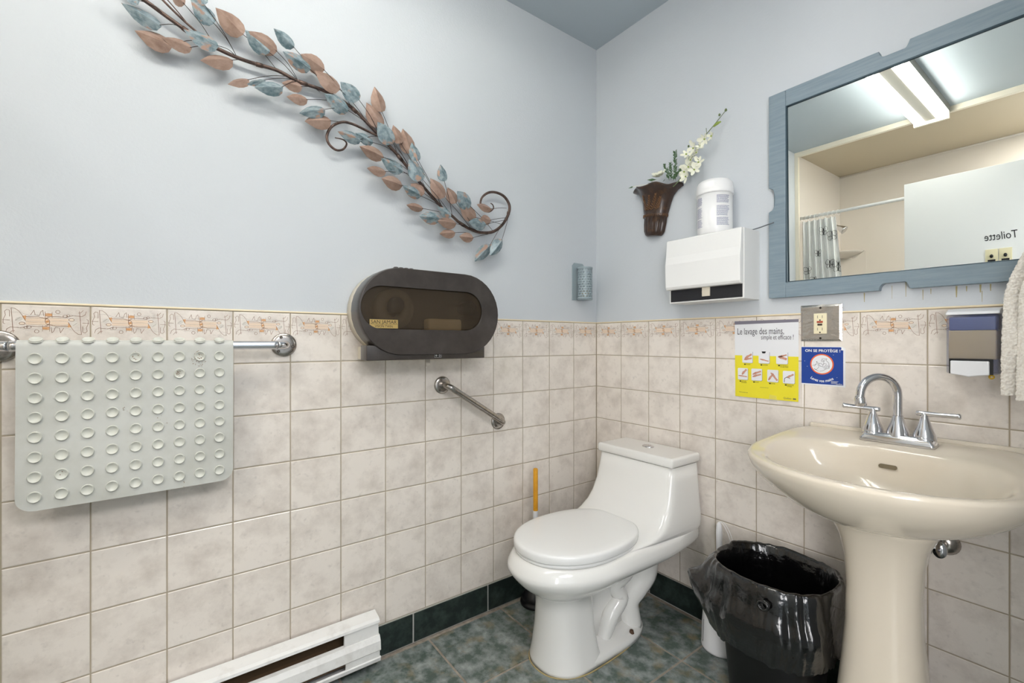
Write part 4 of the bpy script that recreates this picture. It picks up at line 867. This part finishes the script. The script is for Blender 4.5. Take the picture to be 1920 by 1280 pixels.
# ================================================================ PERFORATED SCONCE
sc_ = thing('candle_sconce', 'small grey-blue pierced metal candle holder on the left wall near the corner', 'candle holder', (0, -.128, 1.35))
GB = mat('grey_blue_metal', (158, 172, 178), .45, .2)
cyx, cyy_ = .043, -.128; CR = .036
b = MB(); b.prism([(-.172, 1.352), (-.090, 1.352), (-.090, 1.522), (-.103, 1.536), (-.159, 1.536), (-.172, 1.522)], fA, -.003, .003); b.build('back_plate', GB, sc_)
b = MB(); nc, nr = 22, 12; z0_, z1_ = 1.362, 1.502
def cp(a, z, r=CR): return (cyx + r * math.cos(a), cyy_ + r * math.sin(a), z)
for i in range(nc):
    for j in range(nr):
        a0, a1 = -math.pi * .72 + 1.44 * math.pi * i / nc, -math.pi * .72 + 1.44 * math.pi * (i + 1) / nc; za, zb_ = z0_ + (z1_ - z0_) * j / nr, z0_ + (z1_ - z0_) * (j + 1) / nr
        am, zm = (a0 + a1) / 2, (za + zb_) / 2; big = (i + j) % 2 == 0; hr = .36 if big else .22
        O = [(a0, za), (am, za), (a1, za), (a1, zm), (a1, zb_), (am, zb_), (a0, zb_), (a0, zm)]; I = []
        for k in range(8):
            an = R(-135 + 45 * k); I.append((am + (a1 - a0) * hr * math.cos(an), zm + (zb_ - za) * hr * math.sin(an)))
        for r_ in (CR, CR - .0012):
            b.add([cp(*p, r_) for p in O + I], [(k, (k + 1) % 8, (k + 1) % 8 + 8, k + 8) for k in range(8)], True)
b.build('pierced_screen', GB, sc_, recalc=False)
b = MB()
for z in (1.354, 1.502): b.lathe([(CR - .002, 0), (CR + .0015, 0), (CR + .0015, .008), (CR - .002, .008)], (cyx, cyy_, z), n=32)
b.lathe([(0, 0), (CR, 0), (CR, .003), (0, .003)], (cyx, cyy_, 1.351), n=32); b.build('rim', GB, sc_)
b = MB(); b.lathe([(0, 0), (.018, 0), (.018, .045), (.004, .046), (0, .045)], (cyx, cyy_, 1.354), n=24); lab(b.build('candle', mat('cream_wax', (200, 182, 140), .5), sc_), 'cream candle inside')

# ================================================================ HEATER
ht = thing('baseboard_heater', 'white electric baseboard heater along the foot of the left wall', 'heater', (0, -1.75, .02))
HY0, HY1, OY = -2.36, -1.168, -1.285
HW = mat('heater_enamel', (232, 232, 230), .4, col2=(206, 204, 200), noise_scale=18, lo=.5, hi=.85)
fH = lambda u, v, d: (u, d, v)
b = MB(); b.prism([(.0085, .03), (.012, .03), (.012, .182), (.0085, .182)], fH, HY0, HY1); b.build('back_panel', mat('heater_inside', (84, 66, 46), .7), ht)
b = MB(); b.prism([(.009, .184), (.05, .176), (.058, .170), (.060, .162), (.057, .162), (.054, .168), (.048, .172), (.009, .179)], fH, HY0, HY1 + .004); b.build('top_hood', HW, ht)
b = MB(); b.prism([(.062, .120), (.071, .104), (.074, .075), (.072, .072), (.069, .072), (.068, .10), (.058, .114), (.045, .117), (.046, .121)], fH, HY0, HY1 + .003); b.build('front_panel', HW, ht)
b = MB(); b.prism([(.070, .052), (.074, .048), (.071, .035), (.055, .028), (.012, .028), (.012, .032), (.053, .032), (.067, .038)], fH, HY0, HY1 + .003); b.build('lower_lip', HW, ht)
b = MB(); b.prism([(.012, .032), (.066, .036), (.070, .05), (.070, .10), (.060, .116), (.054, .170), (.012, .180)], fH, HY1 - .003, HY1); b.build('end_cap', HW, ht)
b = MB(); b.prism([(.050, .172), (.056, .166), (.058, .116), (.046, .116)], fH, OY, HY1 - .003); b.build('junction_cover', HW, ht)
b = MB(); b.prism([(.068, .075), (.071, .075), (.071, .048), (.066, .045)], fH, OY - .0, HY1 - .003); b.build('junction_lower_cover', HW, ht)
b = MB(); b.prism([(.012, .06), (.062, .06), (.062, .066), (.012, .066)], fH, HY0, OY); b.prism([(.02, .095), (.046, .095), (.046, .115), (.02, .115)], fH, HY0, OY - .05); b.build('heating_element', mat('dusty_fins', (92, 72, 52), .8), ht)

# ================================================================ PLUNGER, BRUSH, BIN
t = thing('plunger', 'toilet plunger with yellow handle and black rubber cup between toilet and left wall', 'plunger', (.072, -.47, 0))
hx, hy = .075, -.468
b = MB(); b.lathe([(.066, .0), (.068, .006), (.066, .014), (.058, .018), (.060, .024), (.058, .036), (.046, .056), (.028, .070), (.016, .076), (.014, .10), (0, .10)], (hx, hy, 0.001), n=36); b.build('cup', mat('black_rubber', (18, 18, 20), .28), t)
b = MB(); b.lathe([(0, .08), (.0095, .08), (.0105, .09), (.0105, .585), (.008, .59), (0, .59)], (hx, hy, 0), n=16); b.build('handle', YEL, t)
b = MB(); b.lathe([(.0108, .37), (.0108, .405)], (hx, hy, 0), n=16); q_ = b.build('sticker', PAPER, t)
t = thing('toilet_brush', 'white toilet brush standing in its holder, handle with hanging loop', 'brush', (.716, -.105, 0))
hx, hy = .716, -.100
b = MB(); b.lathe([(.0, .001), (.062, .001), (.066, .006), (.067, .012), (.066, .02), (.064, .09), (.060, .14), (.056, .15), (.053, .15), (.050, .14), (.050, .02)], (hx, hy, 0), n=40)
b.build('holder', mat('brush_white', (236, 236, 238), .35), t)
b = MB(); b.tube([(hx - .040, hy - .0525, .03), (hx - .036, hy - .056, .035), (hx - .034, hy - .0545, .11)], .0009, 6, 3); b.build('holder_seam', mat('seam_grey', (150, 150, 152), .5), t)
tp = Vector((.692, -.065, .455))
b = MB(); b.tube([(hx, hy + .005, .03), (.708, -.09, .20), (.700, -.078, .34), (.695, -.07, .42), (.6925, -.066, .445), tp], [.008, .009, .0105, .0115, .009, .003], 14, 4); b.build('handle', mat('brush_white', (236, 236, 238), .35), t)
b = MB(); c = tp; b.tube([c, c + Vector((.018, 0, .004)), c + Vector((.042, -.004, -.02)), c + Vector((.056, -.006, -.055)), c + Vector((.050, -.006, -.062)), c + Vector((.036, -.004, -.03)), c + Vector((.015, 0, -.003)), c], .0012, 6, 5); b.build('hanging_loop', WHITE, t)
BCx, BCy, BH = .965, -.235, .44
bn = thing('waste_bin', 'black plastic waste bin between the toilet brush and the sink pedestal', 'bin', (BCx, BCy, 0))
BA, BB_ = .165, .150
b = MB()
def bell(z, k, n=48, sx=1, sy=1): return [(BCx + BA * k * sx * math.copysign(abs(math.cos(2 * math.pi * j / n)) ** .8, math.cos(2 * math.pi * j / n)), BCy + BB_ * k * sy * math.copysign(abs(math.sin(2 * math.pi * j / n)) ** .8, math.sin(2 * math.pi * j / n)), z) for j in range(n)]
b.loft([bell(.001, .70), bell(.004, .72), bell(.02, .73), bell(.40, .95), bell(.428, .97), bell(.430, .98), bell(.43, .955), bell(.40, .93), bell(.02, .71), bell(.015, .70)]); b.build('body', BLACK, bn)
bg = thing('bin_liner', 'shiny black plastic bag lining the waste bin, folded over its rim', 'bag', (BCx, BCy, .2))
N = 150; prof = [(.10, .62, 0), (.16, .68, .3), (.22, .74, .5), (.28, .79, .8), (.33, .84, 1), (.37, .88, 1), (.40, .91, .9), (.425, .94, .6), (.443, .97, .5), (.450, 1.0, .4), (.446, 1.04, .4), (.43, 1.07, .6), (.41, 1.09, .8), (.385, 1.11, 1), (.36, 1.14, 1.1), (.345, 1.19, 1.2), (.338, 1.22, 1.2), (.325, 1.20, 1.3), (.305, 1.17, 1.4), (.285, 1.14, 1.5), (.268, 1.11, 1.6), (.255, 1.09, 1.7), (.25, 1.085, 1.7)]
secs = []
for z, k, am in prof:
    q_ = []
    for j in range(N):
        a = 2 * math.pi * j / N; ca, sa = math.cos(a), math.sin(a)
        f1 = noise.noise(Vector((ca * 3.2, sa * 3.2, z * 5))); f2 = noise.noise(Vector((ca * 9, sa * 9, z * 6 + 3))); f3 = abs(noise.noise(Vector((ca * 16, sa * 16, z * 14 + 9))))
        r = k + am * (.035 * f1 + .035 * f2 - .03 * f3)
        zz = z + am * (.014 * f1 + (.008 * f2))
        # the hem sticks out as a pointed corner on the left and hangs lower at the front right
        ang = math.atan2(math.sin(a - R(205)), math.cos(a - R(205)))
        if k > 1.05:
            c_ = math.exp(-(ang / .33) ** 2) * min(1, (k - 1.05) / .12); r += .26 * c_; zz += .03 * c_
            if z < .34: zz -= .025 * max(0, math.sin(a - R(180)) * .6 + math.cos(a + R(60)) * .4)
        x = BCx + BA * r * math.copysign(abs(ca) ** .8, ca); y = BCy + BB_ * r * math.copysign(abs(sa) ** .8, sa)
        x = min(x, 1.135 if z < .46 else x); y = min(y, -.012)
        q_.append((x, y, zz))
    secs.append(q_)
b = MB(); b.loft(secs, True, False); b.add(secs[0], [tuple(range(N))]); o = b.build('film', BAG, bg, recalc=False)
b = MB(); kc = Vector((1.012, -.405, .405))
for k in range(5): b.tube([kc + Vector((.014 * math.cos(a_ + k), -.006 * (k % 2) - .004, .012 * math.sin(a_ + k))) for a_ in (0, 1.3, 2.6, 3.9, 5.2)], [.002, .004, .003, .004, .002], 7, 3)
b.build('knot', BAG, bg)

# ================================================================ SHOWER (seen in the mirror)
RZ = 2.12
b = MB(); b.tube([(.0, YB - .06, RZ), (XR, YB - .06, RZ)], .0125, 14, 1); tag(b.build('shower_rod', WHITE), 'white shower curtain rod across the alcove, seen in the mirror', 'rod')
cu_ = thing('shower_curtain', 'white shower curtain with black butterfly drawings bunched at the left of the alcove', 'curtain', (.15, YB - .06, .3))
b = MB(); nu, nv = 110, 30
def cur(u, v, d=0.): 
    zt = RZ - .032; z = zt - v * 1.65; wdt = .24 + .12 * v; x = .02 + u * wdt; ph = u * 6 * 2 * math.pi
    return (x + .006 * math.sin(ph * 1.0 + v * 2), YB - .06 + (.020 + .010 * v) * math.sin(ph) + d, z)
b.add([cur(i / nu, j / nv) for j in range(nv + 1) for i in range(nu + 1)], [(j * (nu + 1) + i, j * (nu + 1) + i + 1, (j + 1) * (nu + 1) + i + 1, (j + 1) * (nu + 1) + i) for j in range(nv) for i in range(nu)], True)
cc_ = b.build('cloth', mat('curtain_white', (240, 240, 238), .5), cu_, recalc=False)
b = MB()
fC = lambda x, z, d: (lambda u, v: cur(u, v, .004))(min(max((x - .02) / (.24 + .12 * max(0, (RZ - .032 - z) / 1.65)), 0), 1), (RZ - .032 - z) / 1.65)
for (x, z, s_) in ((.175, 1.985, .032), (.235, 1.94, .036), (.136, 1.813, .025), (.275, 1.69, .045), (.22, 1.715, .035), (.06, 1.68, .03), (.104, 1.60, .025), (.22, 1.38, .035), (.16, 1.15, .03), (.28, 1.1, .03)):
    if not s_: continue
    for (ax_, az, rx, rz) in ((-.5, .45, .45, .6), (.5, .45, .45, .6), (-.4, -.5, .38, .45), (.4, -.5, .38, .45)):
        pts = circ(x + ax_ * s_, z + az * s_, rx * s_, rz * s_, 12); pts.append(pts[0])
        b.ribbon(pts, .0022, fC)
    b.ribbon([(x, z - s_ * .8), (x, z + s_ * .8)], .003, fC)
b.build('butterfly_print', INKB, cc_, recalc=False)
for k in range(9):
    b = MB(); x = .03 + k * .031; b.lathe([(.020, -.0015), (.0225, 0), (.020, .0015), (.0185, 0), (.020, -.0015)], (x, YB - .06, RZ - .0065), axis=(1, .2, 0), n=20, sx=1.3); b.build('curtain_ring', WHITE, cu_)
t = thing('shower_fixture', 'chrome shower head on a short arm in the alcove, seen in the mirror', 'shower head', (0, -3.0, 2.09))
b = MB(); b.tube([(.0, -2.98, 2.13), (.06, -2.98, 2.14), (.11, -2.98, 2.10)], .009, 12, 5); b.lathe([(.028, 0), (.026, .006), (.01, .01)], (-.0, -2.98, 2.13), axis=(1, 0, 0), n=20); b.build('arm', CHROME, t)
b = MB(); b.lathe([(.012, 0), (.016, .02), (.022, .035), (.034, .07), (.036, .08), (.030, .083), (0, .083)], (.105, -2.98, 2.105), axis=(.75, 0, -.6), n=24); b.build('head', CHROME, t)
b = MB(); q_ = [(0, 0)] + [(.19 * math.cos(R(a)), .19 * math.sin(R(a))) for a in range(0, 91, 9)]
b.loft([[(-.003 + x * k, YA + y * k, z) for x, y in q_] for z, k in ((1.865, .35), (1.90, .9), (1.915, 1.), (1.918, 1.))]); b.box((-.003, YA, .9), (.20, YA + .006, 1.915)); struct(b.build('trim_5', SURR))
dl_ = thing('door_sign', 'old style black lettering on the white door, seen mirrored', 'sign', (1.21, DY, 1.68))
b = MB(); b.text('Toilette', fDt, -1.275, 1.672, .062, .0008, shear=.12, fit=.125); b.build('lettering', INKB, dl_)
for k, x in enumerate((1.178, 1.231)):
    t = thing('wall_plate' if k == 0 else 'wall_plate', ('ivory plate with a dark knob on the white door, the one nearer the free edge' if k == 0 else 'ivory plate with a dark knob on the white door, the one nearer the hinge'), 'plate', (x, DY, 1.57))
    b = MB(); b.box((x - .0245, DY, 1.530), (x + .0245, DY + .005, 1.622), .001); b.build('plate', mat('ivory_plate', (232, 222, 184), .4), t)
    b = MB(); b.lathe([(.010, 0), (.010, .006), (0, .008)], (x, DY + .005, 1.583), axis=(0, 1, 0), n=16, sx=.7, sy=1); b.box((x - .015, DY + .005, 1.552), (x + .015, DY + .0062, 1.564)); b.build('knob', INKB, t)
